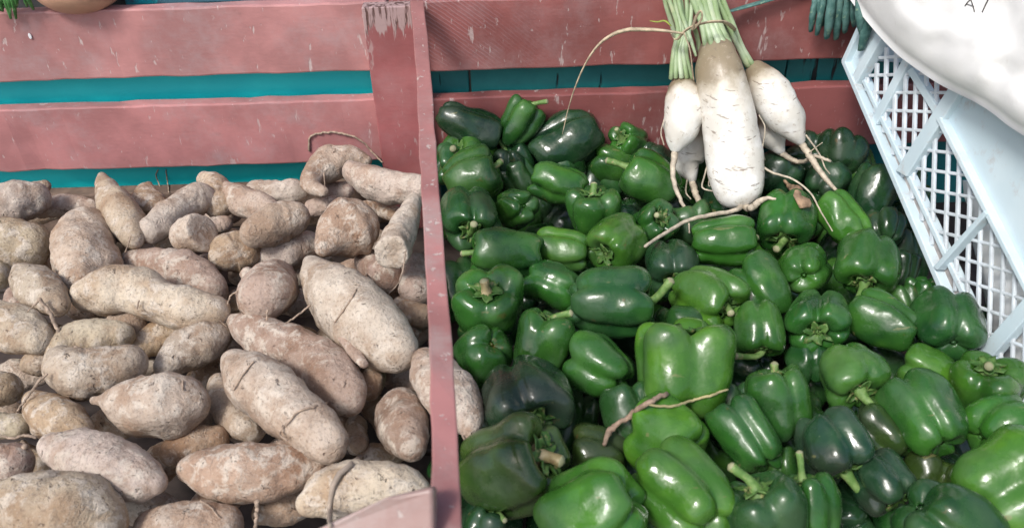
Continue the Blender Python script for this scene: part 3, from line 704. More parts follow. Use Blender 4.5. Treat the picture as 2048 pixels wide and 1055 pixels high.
PEPPERS = [
 (938,250,88,134,-22,0,0,'d',(1014,306,.0),'dark glossy wedge-shaped pepper leaning on the red board beside the divider',dict(taper=.25)),
 (1040,246,82,94,58,5,1,'n',(1094,203,.01),'small green pepper with a hooked stem standing against the red board',dict(taper=.2)),
 (1135,284,118,140,208,-5,.5,'d',False,'big blackish-green two-lobed pepper under the dangling straw',{}),
 (1260,286,78,80,150,55,1.5,'n',(1233,258,.02),'little pepper showing its wrinkled crown left of the radishes',{}),
 (942,320,115,100,150,35,1,'n',(906,297,.02),'frosted pepper with a pale stub stem touching the divider',{}),
 (943,352,112,112,20,5,0,'n',(1003,322,.0),'smooth green pepper directly below the frosted one by the divider',{}),
 (938,432,122,132,-80,55,-.5,'m',(948,448,.035),'pepper by the divider with its thick round stem pointing out at you',{}),
 (1032,417,88,88,200,-60,.5,'n',False,'knobbly four-lobed pepper end beside the one with the thick round stem',dict(nl=4)),
 (1120,369,80,120,165,-10,0,'n',False,'pepper lying level with two long ribs below the big blackish one',dict(nl=3)),
 (1040,360,72,80,120,0,3,'m',False,'shaded pepper behind the level two-ribbed one',{}),
 (1188,426,118,98,92,20,0,'n',(1188,368,.0),'squat pepper with upright stem below the level two-ribbed one',dict(taper=.15)),
 (1225,352,78,78,100,0,4,'m',False,'dim pepper deep between the blackish one and the long-stemmed tilted one',{}),
 (1302,360,112,120,150,5,-.3,'n',(1214,321,.0),'tilted pepper with straight stem pointing left beside the left radish',dict(taper=.1)),
 (1300,448,94,96,30,50,.5,'n',(1313,430,.02),'pepper with scarred wrinkled crown near the tip of the long white root',{}),
 (1014,506,108,146,178,0,-.5,'n',(924,507,.0),'broad pepper lying level with a thin stem pointing at the divider',{}),
 (1126,499,98,108,175,-15,1,'b',False,'yellow-green ribbed pepper right of the broad level one',dict(nl=4)),
 (1236,490,112,112,215,45,.3,'b',Q,'pale green pepper with a curled lobe and wrinkled crown',{}),
 (1106,570,96,108,160,-20,1.5,'n',False,'pointed-shouldered pepper left of the big dark square one',{}),
 (1222,602,146,166,-4,-2,-1.2,'m',(1342,561,.015),'big square dark pepper with a long hooked stem at its right',dict(waist=.02)),
 (978,612,150,120,100,50,0,'n',(968,562,.01,'dry'),'pumpkin-ribbed pepper with split dry stem by the divider',dict(nl=4)),
 (1085,690,128,132,70,10,.5,'n',(1142,626,.01),'round pepper with its stem bending right under the big square one',dict(taper=.1)),
 (968,706,122,100,230,-50,1.5,'n',False,'smooth domed pepper with a scar at the edge of the divider',{}),
 (1056,800,178,165,-70,50,0,'p',(1085,838,.0),'big purple-black pepper with its crown turned down, beside the divider',{}),
 (1200,737,134,128,150,-25,1,'n',False,'bronzed pepper left of the large bright upright one',dict(taper=.2)),
 (1362,732,194,176,84,8,-1.5,'y',Q,'large bright upright pepper, the shiniest in the middle of the heap',dict(nl=4)),
 (1345,532,116,104,-75,45,2,'d',(1337,566,.02),'dark pepper with crown turned down right of the pale curled one',{}),
 (1412,590,122,132,-30,32,.2,'b',(1462,626,.02),'light green pepper with notched shoulder right of the hooked stem',{}),
 (1446,483,108,126,2,-5,-.4,'b',(1514,474,.0),'boxy bright pepper under the tip of the biggest radish',{}),
 (1573,440,128,116,-98,34,-.2,'n',(1553,498,.02),'two-lobed pepper with stem pointing down below the withered leaf',dict(nl=3)),
 (1686,440,92,108,130,-15,0,'b',False,'pepper with two bright vertical lobes under the right radish root',dict(nl=3)),
 (1610,538,102,94,80,-70,.8,'n',False,'round pepper seen from its three-lobed blossom end',dict(nl=3)),
 (1734,524,126,118,-97,32,-.5,'n',(1706,614,.02),'two-lobed pepper with a thick stem hanging down near the crate',dict(nl=3)),
 (1520,582,116,128,120,-15,1.2,'n',False,'flat-sided pepper between the notched one and the blossom-end one',{}),
 (1517,657,114,106,-85,15,.5,'n',(1472,712,.02),'blocky pepper whose stem curls back to the left',{}),
 (1638,640,124,132,-100,62,.3,'n',Q,'pepper with large wrinkled crown turned to you, ringed by lobes',dict(nl=4)),
 (1768,642,112,138,150,-8,.3,'n',False,'slanting pepper with two long shiny ribs left of the crate',dict(nl=3)),
 (1366,672,132,110,90,-10,4,'m',False,'pepper just behind the large bright upright one',{}),
 (1560,808,136,142,98,5,.5,'n',(1549,727,.0),'tall pepper with a pointed stem straight up and square highlight',dict(taper=.05)),
 (1696,750,140,116,-58,38,.0,'n',(1788,856,.03),'wide pepper with a very long stem pointing down right',dict(taper=.1)),
 (1899,651,146,122,100,-45,-.8,'m',False,'dull round pepper resting against the plastic crate',dict(nl=3)),
 (1745,386,96,104,70,-10,2,'d',False,'dark pepper with blue sheen next to the crate rim',dict(nl=3)),
 (1652,362,78,78,60,-30,2.5,'d',False,'small dark pepper under the root of the right radish',{}),
 (1770,456,76,70,90,-30,4,'d',False,'dim pepper in shadow beside the lower crate rim',{}),
 (1845,592,64,74,90,10,3,'n',False,'small pepper peeking out above the dull round one by the crate',{}),
 (1806,604,62,70,100,0,3.5,'n',False,'small pepper partly hidden left of the one peeking by the crate',{}),
 (1800,540,70,80,80,0,5,'d',False,'dark pepper in the shadow under the crate rim',{}),
 (1680,306,96,84,80,-10,1,'d',False,'dark pepper against the red board right of the radishes',{}),
 (1492,868,122,158,122,-12,.5,'n',False,'long pepper slanting down right below the large bright upright one',{}),
 (1660,888,150,136,-65,8,-.2,'p',(1750,1018,.0),'purplish pepper with window-like shine and long drooping stem',dict(nl=4)),
 (1754,868,108,118,130,0,2.2,'o',False,'olive pepper lying under the very long stem',{}),
 (1842,830,150,166,120,-25,0,'n',False,'plump three-lobed pepper right of the olive one',dict(nl=3)),
 (1852,748,116,100,150,0,2,'b',False,'light pepper below the dull round one beside the crate',{}),
 (1972,772,146,116,80,35,0,'b',(1978,732,.02),'bright squat pepper with short stem under the crate corner',dict(nl=4)),
 (2003,858,150,126,20,-30,.3,'b',False,'bright lobed pepper cut by the right edge',dict(nl=4)),
 (2025,975,212,190,30,-15,-1,'y',False,'large bright pepper filling the lower right edge',dict(nl=3)),
 (1765,957,126,116,-60,15,1.5,'p',Q,'dull purplish pepper low in the lower right',{}),
 (1888,1062,200,176,-50,-32,.3,'m',False,'broad dull green pepper cut by the bottom edge at right',dict(nl=4)),
 (1852,952,96,100,60,0,4,'o',False,'shaded olive pepper in the dark hollow at lower right',{}),
 (1526,1030,168,140,100,28,-.2,'m',(1462,932,.0),'dark pepper at the bottom with a curved stem bending left',dict(nl=4)),
 (1616,1014,122,128,95,15,1,'n',(1599,904,.0),'pepper at the bottom with a straight pale upright stem',{}),
 (1560,938,84,84,90,0,4,'n',False,'pepper low between the long slanting one and the purplish one',{}),
 (1918,978,86,84,60,0,3,'o',False,'olive pepper beside the large bright right one',{}),
 (1026,934,206,210,20,38,-.3,'o',(1122,922,.01,'dry'),'large olive-black pepper with tan curled stem at the divider front',{}),
 (1190,1028,204,196,205,-22,-1,'b',False,'big two-lobed light pepper cut by the bottom edge in the middle',dict(nl=3)),
 (1362,984,172,188,135,-18,-.5,'b',False,'long light pepper slanting down right at the bottom centre',{}),
 (1338,876,166,136,150,-30,.6,'y',False,'yellow-green pepper under the dry twig',dict(nl=3)),
 (1258,832,118,132,100,0,2.5,'m',False,'dark ribbed pepper left of the dry twig',{}),
 (1198,914,124,110,170,0,3.5,'o',False,'olive-brown pepper in shade behind the big light ones',{}),
 (1432,1072,112,110,90,0,2,'b',False,'top of a light pepper at the bottom edge right of the centre',{}),
 (968,1058,92,84,60,10,3,'d',(1010,1040,.02),'dark pepper in the bottom corner next to the rail',{}),
 (1468,820,96,108,100,0,3,'m',False,'shaded pepper right behind the large bright upright one',{}),
 (1612,726,84,78,90,0,4,'m',False,'dim pepper between the upright-stemmed one and the wrinkled-crown one',{}),
 (1558,352,100,84,60,0,2.5,'d',False,'blackish pepper in shadow right of the biggest radish',{}),
 (1380,452,92,88,100,0,2.5,'m',False,'dark pepper under the two left radish roots',{}),
 (1452,405,100,80,80,0,3.5,'d',False,'blackish pepper directly beneath the biggest radish',{}),
 (1628,300,80,70,80,0,3,'d',False,'dark pepper behind the hairy radish tail',{}),
]
for i, (cx, cy, W, L, phi, tau, drop, col, stem, label, kw) in enumerate(PEPPERS): add_pepper(i, cx, cy, W, L, phi, tau, drop, col, stem, label, **kw)
for j, py in enumerate((330, 385, 445, 510, 580, 660, 750, 850, 960, 1040)):
    s = .6 + .4 * (py - 330) / 650
    px = 920 + (j % 2) * 60
    while px < 2040:
        if not (px > 1700 + (py - 130) * .45 and py < 640):
            d = 150 * s
            add_pepper(200 + j * 20 + px // 100, px + rgf.uniform(-12, 12), py, d, d, rgf.uniform(0, 360), rgf.uniform(-60, 20), 9 + rgf.uniform(0, 1.5), rgf.choice('mdn'), False,
                       'green pepper buried under the top layer, showing only in dark gaps', group=GPB)
        px += int(165 * s)

# ================================================================== RADISH BUNCH
def mat_radish():
    t = NT('radish_skin', .38, .5)
    n = t.noise(40, 4); c = t.mix(t.ramp(n, .4, .7), (0.68, 0.65, 0.58), (0.84, 0.83, 0.79))
    at = t.n.new('ShaderNodeAttribute'); at.attribute_name = 'along'
    g_ = t.math('ADD', at.outputs['Fac'], t.math('MULTIPLY', t.math('SUBTRACT', t.noise(45, 5, .65), .5), .22))
    c = t.mix(t.ramp(g_, .24, .36, .95, 0), c, (0.055, 0.043, 0.035))
    c = t.mix(t.ramp(g_, .30, .50, .5, 0), c, (0.45, 0.36, 0.22))
    spk = t.math('MULTIPLY', t.ramp(t.noise(120, 5, .75), .56, .68), .7)
    c = t.mix(spk, c, (0.42, 0.35, 0.27))
    ring = t.ramp(t.noise(90, 3, .6, co=t.mapping((.35, .6, 2.6), (0, .12, 0))), .62, .67)
    c = t.mix(t.math('MULTIPLY', ring, .7), c, (0.20, 0.15, 0.11))
    t.color(c); t.bump(t.math('SUBTRACT', t.noise(60, 4), t.math('MULTIPLY', ring, .5)), .35, .0025)
    t.b.inputs['Subsurface Weight'].default_value = .0
    return t.m
M['radish'] = mat_radish()
M['radroot'] = mat_plain('radish_root', (0.50, 0.43, 0.33), .6, .25, 120)
def mat_stalk():
    t = NT('radish_stalk', .45, .5)
    c = t.mix(t.ramp(t.noise(22, 3), .38, .66), (0.27, 0.38, 0.18), (0.46, 0.55, 0.37))
    c = t.mix(t.math('MULTIPLY', t.ramp(t.noise(60, 3), .58, .75), .5), c, (0.50, 0.52, 0.30))
    t.color(c); t.bump(t.noise(120, 2, co=t.mapping((1, 1, .15))), .2, .001); return t.m
M['leafstalk'] = mat_stalk()
M['raffia'] = mat_plain('dry_raffia', (0.46, 0.37, 0.25), .7, .3, 90)
bunch = empty('radish_bunch', at_y(1440, 415, .90))
tag(bunch, 'bunch of long white radishes tied with straw, hanging down over the peppers', 'radish bunch')
def yspine(pts):
    P = [at_y(p[0], p[1], p[3]) for p in pts]; return P, [p[2] * depth(q) / FPX for p, q in zip(pts, P)]
def radish(pts, seed, tails, n=36, soil=1.2):
    P, rr = yspine(pts); rr = [q * .93 for q in rr]
    V, F = tuber_mesh(P, rr, seed, n=n, ns=28, lump=.45)
    o = mesh_obj('radish', V, F, M['radish'], bunch)
    at = o.data.attributes.new('along', 'FLOAT', 'POINT')
    m_ = (len(V) - 2) // 28
    vals = np.concatenate([np.repeat(np.linspace(0, 1, m_), 28), [0, 1]]) * soil; at.data.foreach_set('value', vals.astype(np.float32))
    for k, tl in enumerate(tails):
        P, rr = yspine(tl); V, F = tube(P, [q * .8 for q in rr], 30, 8, wob=.09, seed=seed + k)
        mesh_obj('tail_root', V, F, M['radroot'], o)
    return o
radish([(1432,98,36,1.035),(1437,140,47,1.01),(1450,200,52,.985),(1463,270,56,.96),(1470,335,57,.937),(1478,380,50,.917),(1482,394,43,.912)], 3,
       [[(1487,408,9,.90),(1472,420,6,.885),(1420,430,6,.87),(1380,439,5,.86),(1340,460,5,.84),(1290,492,4,.80)],
        [(1487,410,8,.90),(1500,417,9,.885),(1520,402,8,.885),(1535,396,5,.88),(1552,398,3,.875)],
        [(1520,330,3,.93),(1545,345,3,.92),(1585,358,2.6,.90),(1620,385,2.4,.88),(1640,420,2,.85),(1665,462,1.5,.80)],
        [(1415,330,2,.95),(1408,355,2.2,.945),(1405,375,2.2,.94),(1428,383,1.8,.93)],
        [(1518,230,1.6,.95),(1530,255,1.6,.945),(1525,300,1.6,.94),(1530,320,1.4,.94)],
        [(1422,345,1.4,.95),(1418,372,1.4,.945),(1438,360,1.2,.94),(1432,388,1.2,.935)]], soil=1.0)
radish([(1362,170,27,1.035),(1367,195,39,1.015),(1368,225,42,1.0),(1362,258,38,.985),(1354,284,25,.977),(1350,301,11,.972)], 8,
       [[(1350,305,9,.97),(1346,335,7,.955),(1349,370,6,.94),(1362,400,5,.925),(1376,432,3,.90),(1379,466,1.8,.87)],
        [(1328,240,1.5,.985),(1322,265,1.5,.98),(1328,290,1.5,.975)]])
radish([(1392,262,26,1.04),(1378,305,37,1.02),(1373,328,33,1.01),(1380,348,19,1.0),(1384,361,10,.996)], 15,
       [[(1384,362,9,.995),(1391,385,8,.975),(1402,412,7,.95),(1418,432,4,.93)], [(1374,360,2,.99),(1372,385,2,.97),(1382,398,1.5,.96)]])
radish([(1508,136,22,1.055),(1528,166,41,1.035),(1553,208,47,1.015),(1578,246,39,1.0),(1592,268,24,.99),(1602,284,11,.985)], 22,
       [[(1601,284,9,.985),(1630,328,8,.965),(1655,362,6,.945),(1680,388,3.5,.93)],
        [(1612,270,2.2,.985),(1640,310,2,.97),(1650,335,1.8,.96),(1660,348,1.4,.955)], [(1618,305,1.4,.97),(1645,285,1.2,.96)]])
radish([(1530,240,22,1.05),(1545,272,32,1.03),(1556,294,17,1.02),(1564,306,8,1.016)], 29,
       [[(1563,306,8,1.015),(1590,322,6,1.0),(1610,322,5,.985),(1628,312,4.5,.975),(1650,318,4,.965),(1662,323,3,.96)]])
rgs = random.Random(12)
STALKS = []
for (x0, y0, Y0) in ((1412,92,1.03),(1424,86,1.025),(1438,84,1.022),(1450,86,1.022),(1462,90,1.025)): STALKS.append([(x0, y0 + 4, 9, Y0), (1402 + (x0 - 1410) * .7, 45, 9.5, 1.045), (1380 + (x0 - 1410) * .9 , -10, 8.5, 1.06), (1365 + (x0 - 1410) * .9, -70, 8, 1.08)])
for (x0, y0, Y0) in ((1342,152,1.03),(1352,150,1.025),(1363,150,1.02),(1374,150,1.022),(1384,154,1.028)): STALKS.append([(x0, y0 + 6, 7.5, Y0), (1358 + (x0 - 1360) * .55, 100, 8, 1.04), (1366 + (x0 - 1360) * .5, 62, 7.5, 1.05), (1358 + (x0 - 1360) * 1.1, 0, 7, 1.065), (1345 + (x0 - 1360) * 1.6, -60, 7, 1.08)])
for (x0, k) in ((1496, 0), (1506, 1)): STALKS.append([(x0, 132, 10, 1.05), (1478 + 6 * k, 95, 9, 1.055), (1456 + 9 * k, 48, 8.5, 1.06), (1432 + 12 * k, -5, 8, 1.07), (1415 + 14 * k, -60, 7, 1.085)])
for (xa, xb) in ((1335,1330),(1378,1352),(1392,1385),(1442,1425)): STALKS.append([(xa + 22, 108, 6, 1.07), (xa + 12, 60, 7.5, 1.075), (xb, 0, 7.5, 1.08), (xb - 10, -60, 7, 1.09)])
STALKS.append([(1392,112,4,1.02),(1380,75,6,1.03),(1362,25,7,1.045),(1352,-30,6,1.06)])
for k, s in enumerate(STALKS):
    P, rr = yspine(s); V, F = tube(P, [q * .82 for q in rr], 16, 10, wob=.03, flat=.8, seed=k); mesh_obj('stalk', V, F, M['leafstalk'], bunch)
for s, nm in (([(1340,62,4,1.03),(1352,80,4,1.02),(1370,62,5,1.015),(1388,52,5,1.01),(1420,44,5.5,1.01),(1448,44,5.5,1.015),(1466,56,5,1.035),(1470,62,3,1.06)], 'tie'),
              ([(1384,60,3,1.01),(1392,34,3,1.005),(1402,22,2.5,1.0),(1404,36,2.5,1.0),(1388,58,3,1.01)], 'tie'),
              ([(1368,66,3,1.012),(1380,100,3,1.0),(1386,150,3.5,1.0),(1388,160,2.5,1.0)], 'tie'),
              ([(1366,67,4,1.015),(1330,62,6,1.02),(1290,59,8,1.025),(1245,62,8,1.03),(1208,80,6,1.03),(1178,115,4,1.03),(1152,170,3,1.03),(1136,220,2.2,1.03),(1125,268,1.4,1.02)], 'straw_end')):
    P, rr = yspine(s); V, F = tube(P, rr, 34, 8, flat=.5 if nm == 'straw_end' else .4, wob=.03); mesh_obj(nm, V, F, M['raffia'], bunch)
P, rr = yspine([(1300,42,3,1.06),(1315,44,8,1.058),(1330,42,8,1.056),(1342,52,4,1.05)]); V, F = tube(P, rr, 12, 8, flat=.2); mesh_obj('leaf_scrap', V, F, mat_plain('leaf_yellow', (.30, .36, .06), .6), bunch)

# ================================================================== PLASTIC CRATE
def mat_crate():
    t = NT('crate_plastic', .45, .5)
    c = t.mix(t.ramp(t.noise(9, 4), .4, .65), (0.54, 0.66, 0.71), (0.62, 0.73, 0.77))
    dirt = t.ramp(t.noise(30, 6, .7), .54, .72)
    c = t.mix(t.math('MULTIPLY', dirt, .5), c, (0.42, 0.32, 0.27))
    t.color(c); t.bump(t.noise(200, 3), .08, .001); return t.m
M['crate'] = mat_crate()
M['crate_bar'] = mat_plain('crate_plastic_pale', (0.60, 0.655, 0.69), .5, .15, 40)
M['crate_dirty'] = mat_plain('crate_plastic_soiled', (0.40, 0.36, 0.34), .65, .35, 40)
# panel plane: level bars vanish to the left of the picture, uprights stay upright
hdir = ray(728, 185); hdir /= np.linalg.norm(hdir); hdir = -hdir       # towards the camera, to the right
vdir = -UP
CA = at_y(1690, 125, 1.065)
nrm = np.cross(hdir, vdir); nrm /= np.linalg.norm(nrm)
if np.dot(nrm, CAM - CA) < 0: nrm = -nrm
def on_crate(px, py, off=0.0):
    d = ray(px, py); t = np.dot(CA + nrm * off - CAM, nrm) / np.dot(d, nrm); return CAM + d * t
crate = empty('plastic_crate', on_crate(1960, 760))
tag(crate, 'pale blue plastic lattice crate tipped up at the right of the peppers', 'crate')
def slab(name, poly, th, off=0.0, mat='crate', bw=.0012):
    V, F = prism([on_crate(x, y, off) for x, y in poly], -nrm * th)
    o = mesh_obj(name, V, F, M[mat], crate, smooth=False); 
    import bmesh
    bm = bmesh.new(); bm.from_mesh(o.data); bmesh.ops.recalc_face_normals(bm, faces=bm.faces); bm.to_mesh(o.data); bm.free()
    return bevel(o, bw)
def strip(name, a, b, wpx, th, off=0.0, mat='crate', w2=None):
    dx, dy = b[0] - a[0], b[1] - a[1]; l = math.hypot(dx, dy); nx_, ny_ = -dy / l, dx / l; w2 = w2 or wpx
    return slab(name, [(a[0] + nx_ * wpx / 2, a[1] + ny_ * wpx / 2), (a[0] - nx_ * wpx / 2, a[1] - ny_ * wpx / 2), (b[0] - nx_ * w2 / 2, b[1] - ny_ * w2 / 2), (b[0] + nx_ * w2 / 2, b[1] + ny_ * w2 / 2)], th, off, mat)
# outer lip, soiled channel and inner lip along the left edge
strip('outer_lip', (1685,122), (2010,880), 8, .03, .006, w2=12)
strip('channel', (1699,126), (2022,860), 24, .004, -.006, 'crate_dirty', w2=40)
strip('inner_lip', (1725,160), (2040,836), 7, .012, 0, w2=11)
strip('outer_lip', (1685,124), (1760,-40), 8, .03, .006)
slab('corner_plate', [(1688,122),(1703,166),(1775,55),(1752,0),(1738,20)], .004, -.003)
strip('rib', (1704,166), (1768,52), 15, .014, .004)
# lattice: uprights and level bars clipped to the field between inner lip and solid panel
def field_left(y): return 1716 + (y - 150) * .463
def field_right(y): return 1880 + (y - 238) * .512 if y > 225 else 1878 + (225 - y) * .62
def tri_left(y): return 1790 - (y - 60) * .62          # upper corner rib
ups = []
x = 1732.0; sp = 19.5
while x < 2110:
    ups.append(x); x += sp; sp *= 1.012
for x in ups:
    ys = [y for y in range(70, 900, 4) if max(field_left(y), tri_left(y)) < x < field_right(y)]
    for q in range(1, len(ys)):
        if ys[q] - ys[q - 1] > 4: ys = ys[:q] if q > len(ys) / 2 else ys[q:]; break
    if len(ys) > 3: strip('lattice_bar', (x, ys[0]), (x - (ys[-1] - ys[0]) * .03, ys[-1]), 6.2, .004, -.002, 'crate_bar')
y0s = []
y = 113.0; sp = 36.0
while y < 900:
    y0s.append(y); y += sp; sp *= 1.006
for y in y0s:
    slope = (y - 185) / (1800 - 728)
    def yy(x): return y + slope * (x - 1800)
    xs_ = [x for x in range(1700, 2120, 4) if max(field_left(yy(x)), tri_left(yy(x))) < x < field_right(yy(x))]
    if len(xs_) > 3: strip('lattice_bar', (xs_[0], yy(xs_[0])), (xs_[-1], yy(xs_[-1])), 6.8, .0036, -.0022, 'crate_bar')
for a, b, w, off in (((1746,246),(1812,120),15,.001), ((1818,138),(1874,228),14,.0012), ((1801,347),(1908,180),25,.004), ((1869,537),(1970,424),10,.008), ((1955,722),(2075,586),30,.004), ((1875,236),(2085,648),10,.006)):
    strip('rib', a, b, w, .012, off)
strip('rib', (1808,338), (1902,190), 6, .004, .0015, 'crate_dirty')
slab('solid_panel', [(1900,190),(1878,232),(2090,640),(2300,640),(2300,100),(1960,100)], .004, -.004)
# depth of the crate behind the panel
def back(px, py, z): return on_crate(px, py) - nrm * z
for nm, (a, b) in (('side_wall', ((1690,120),(1790,-120))),):
    A, B_ = on_crate(*a, -.012), on_crate(*b, -.012)
    V, F = prism([A, B_, B_ - nrm * .15, A - nrm * .15], hdir * .004); o = mesh_obj(nm, V, F, M['crate'], crate, smooth=False); bevel(o, .001)

# white sack slumped in and over the crate
def mat_sack():
    t = NT('white_sack', .92, .15)
    c = t.mix(t.ramp(t.noise(14, 5, .6), .35, .7), (0.90, 0.895, 0.87), (0.94, 0.935, 0.92))
    c = t.mix(t.math('MULTIPLY', t.ramp(t.noise(45, 6, .7, co=t.mapping((1, 1, .4), (0, R(40), 0))), .60, .75), .35), c, (0.55, 0.48, 0.42))
    t.color(c); t.bump(t.math('ADD', t.noise(18, 5, .6), t.math('MULTIPLY', t.noise(700, 2), .12)), .22, .003); return t.m
M['sack'] = mat_sack()
edge = catmull([(1640,-95,0),(1688,-18,0),(1735,45,0),(1790,105,0),(1835,140,0),(1880,170,0),(1950,205,0),(1985,226,0),(2012,248,0),(2060,280,0),(2120,330,0),(2200,400,0)], 60)[:, :2]
nv = 26; V = []
for j in range(nv):
    v = j / (nv - 1)
    for i, (ex, ey) in enumerate(edge):
        px = ex + 300 * v * (.75 + .1 * math.sin(i * .3)); py = ey - 330 * v
        wv = 2.5 * mnoise.noise(Vector((i * .21, 1.3, 0))) * (1 - v) * 2
        bul = .03 * math.sqrt(max(0, 1 - (1 - min(1, v * 5)) ** 2))
        fold = .009 * mnoise.noise(Vector((i * .10 + v * 1.5, v * 4 - i * .03, 2.2))) + .007 * mnoise.noise(Vector((i * .35 - v * 3, v * 9, 7.7)))
        V.append(on_crate(px + wv, py + wv, .022 + bul + fold * min(1, v * 5)))
nb = len(V)
V2 = [p - nrm * (.012 + .10 * min(1, (k // 60) / 8)) for k, p in enumerate(V)]
F = grid_faces(nv, 60, False); F2 = [tuple(i + nb for i in f[::-1]) for f in F]
Fe = [(i, i + 1, nb + i + 1, nb + i) for i in range(59)]
sack = empty('white_sack', V[30]); tag(sack, 'white woven sack slumped over the crate in the upper right', 'sack')
mesh_obj('cloth', V + V2, F + F2 + Fe, M['sack'], sack)
# part of the sack pressed against the lattice from inside
V = []
for j in range(14):
    for i in range(14):
        u, v = i / 13, j / 13
        px = 1925 + 75 * v + 240 * u; py = 360 + 420 * v + 60 * u
        V.append(on_crate(px + 10 * mnoise.noise(Vector((j * .6, 0, 4))), py, -.016 - .02 * (1 - min(1, 3 * u)) ** 2 + .004 * mnoise.noise(Vector((i * .5, j * .5, 1)))))
nb = len(V); V2 = [p - nrm * .05 for p in V]; F = grid_faces(14, 14, False)
Fe = [(i * 14, (i + 1) * 14, nb + (i + 1) * 14, nb + i * 14) for i in range(13)]
mesh_obj('inner_fold', V + V2, F + [tuple(i + nb for i in f[::-1]) for f in F] + Fe, M['sack'], sack)
ink = mat_plain('ink', (.05, .045, .045), .7)

# ================================================================== DRESSING ABOVE THE BOARDS
M['scallion'] = mat_stem('scallion_leaf', (0.05, 0.13, 0.115), (0.11, 0.22, 0.20), (0.20, 0.30, 0.20))
scal = empty('scallion_bunch', at_y(1665, 80, 1.10)); tag(scal, 'bunch of blue-green scallion leaves hanging beside the white sack', 'scallions')
for k, (xa, xb, yb, w) in enumerate(((1628,1622,62,10),(1645,1634,70,9),(1662,1654,76,12),(1678,1672,78,10),(1694,1690,64,11),(1706,1708,52,9),(1638,1646,50,9),(1718,1726,70,12),(1742,1722,100,13))):
    Yv = 1.095 - .006 * (k % 3) if k < 7 else 1.035
    P, rr = yspine([(xa + 6, -60, w * .8, Yv + .02), (xa + 2, 0, w, Yv), ((xa + xb) / 2, yb * .6, w, Yv - .004), (xb, yb, w * .62, Yv)])
    V, F = tube(P, rr, 16, 8, wob=.04, flat=.6, seed=k); mesh_obj('leaf', V, F, M['scallion'], scal)
lf = empty('leek_leaf', at_y(1500, 14, 1.09)); tag(lf, 'single blue-green leek leaf lying across the red board behind the radish stalks', 'leaf')
P, rr = yspine([(1448,26,6,1.10),(1490,14,10,1.105),(1545,-2,10,1.108),(1620,-26,8,1.112)]); V, F = tube(P, rr, 16, 8, flat=.3); mesh_obj('blade', V, F, M['scallion'], lf)
# upper left: leaf tuft, round gourd, tray
tuft = empty('leaf_tuft', at_y(20, 20, 1.10)); tag(tuft, 'tuft of narrow green leaves hanging over the pink board in the top left corner', 'leaves')
gl = mat_stem('tuft_leaf', (0.05, 0.17, 0.04), (0.11, 0.28, 0.09), (0.25, 0.42, 0.20))
for k in range(26):
    xa = rgs.uniform(-40, 62); yb = 26 - abs(xa) * .12 + rgs.uniform(-14, 14); 
    if k == 0: xa, yb = -6, 82
    if k == 1: xa, yb = 24, 38
    P, rr = yspine([(xa - rgs.uniform(-6, 10), -50, 5, 1.12), (xa, -12, 6, 1.10), (xa + rgs.uniform(-4, 14), yb, 2.2, 1.098 + rgs.uniform(0, .012))])
    V, F = tube(P, rr, 10, 6, flat=.3, seed=k); mesh_obj('blade', V, F, gl, tuft)
def gourd():
    c0 = at_y(152, -42, BOARD_Y + .02); rr = 92 * depth(c0) / FPX; V = []
    for i in range(1, 24):
        a = math.pi * i / 24
        for j in range(40):
            b = 2 * math.pi * j / 40; k = 1 + .008 * math.cos(b * 9) * math.sin(a)
            V.append(c0 + np.array([rr * math.sin(a) * math.cos(b) * k, rr * math.sin(a) * math.sin(b) * k * .9, rr * .72 * math.cos(a) * (1 - .12 * math.exp(-(math.sin(a) / .3) ** 2))]))
    F = grid_faces(23, 40); V += [c0 + np.array([0, 0, rr * .6]), c0 - np.array([0, 0, rr * .6])]
    for j in range(40): F += [(len(V) - 2, (j + 1) % 40, j), (len(V) - 1, 22 * 40 + j, 22 * 40 + (j + 1) % 40)]
    o = mesh_obj('round_gourd', V, F, mat_plain('gourd_skin', (0.60, 0.36, 0.24), .45, .12, 30))
    tag(o, 'round orange-tan gourd sitting above the pink board, mostly out of frame', 'gourd')
gourd()
tr = empty('blue_tray', (-.3, BOARD_Y + .06, zt0)); tag(tr, 'grey-blue tray with turquoise paint standing behind the top of the boards', 'tray')
tb = NT('tray_paint', .5); tb.color(tb.mix(tb.ramp(tb.noise(14, 4), .52, .58), (0.07, 0.17, 0.22), (0.02, 0.50, 0.55))); tb.bump(tb.noise(40), .1, .002)
xa, xb = at_y(236, 5, BOARD_Y + .03)[0], at_y(712, 5, BOARD_Y + .03)[0]
box('front', (xa, BOARD_Y + .050, zt0 - .012), (xb, BOARD_Y + .058, zt0 + .05), tb.m, tr)
box('side', (xa, BOARD_Y + .0585, zt0 - .012), (xa + .008, BOARD_Y + .25, zt0 + .05), tb.m, tr)
box('side', (xb - .008, BOARD_Y + .0585, zt0 - .012), (xb, BOARD_Y + .25, zt0 + .05), tb.m, tr)
box('base', (xa + .009, BOARD_Y + .0585, zt0 - .008), (xb - .009, BOARD_Y + .25, zt0 - .002), tb.m, tr)

# ================================================================== leave out buried vegetables that no gap shows
bpy.context.view_layer.update()
dg = bpy.context.evaluated_depsgraph_get()
seen = {}
for py in range(2, 1055, 6):
    for px in range(2, 2048, 6):
        ok, loc, n_, i_, ob, m_ = SC.ray_cast(dg, Vector(CAM), Vector(ray(px, py)).normalized())
        if ok:
            while ob.parent: ob = ob.parent
            seen[ob.name] = seen.get(ob.name, 0) + 1
for o in [o for o in COL.objects if 'buried in the heap' in o.get('group', '')]:
    if seen.get(o.name, 0) < 3:
        for c in list(o.children): bpy.data.objects.remove(c)
        bpy.data.objects.remove(o)
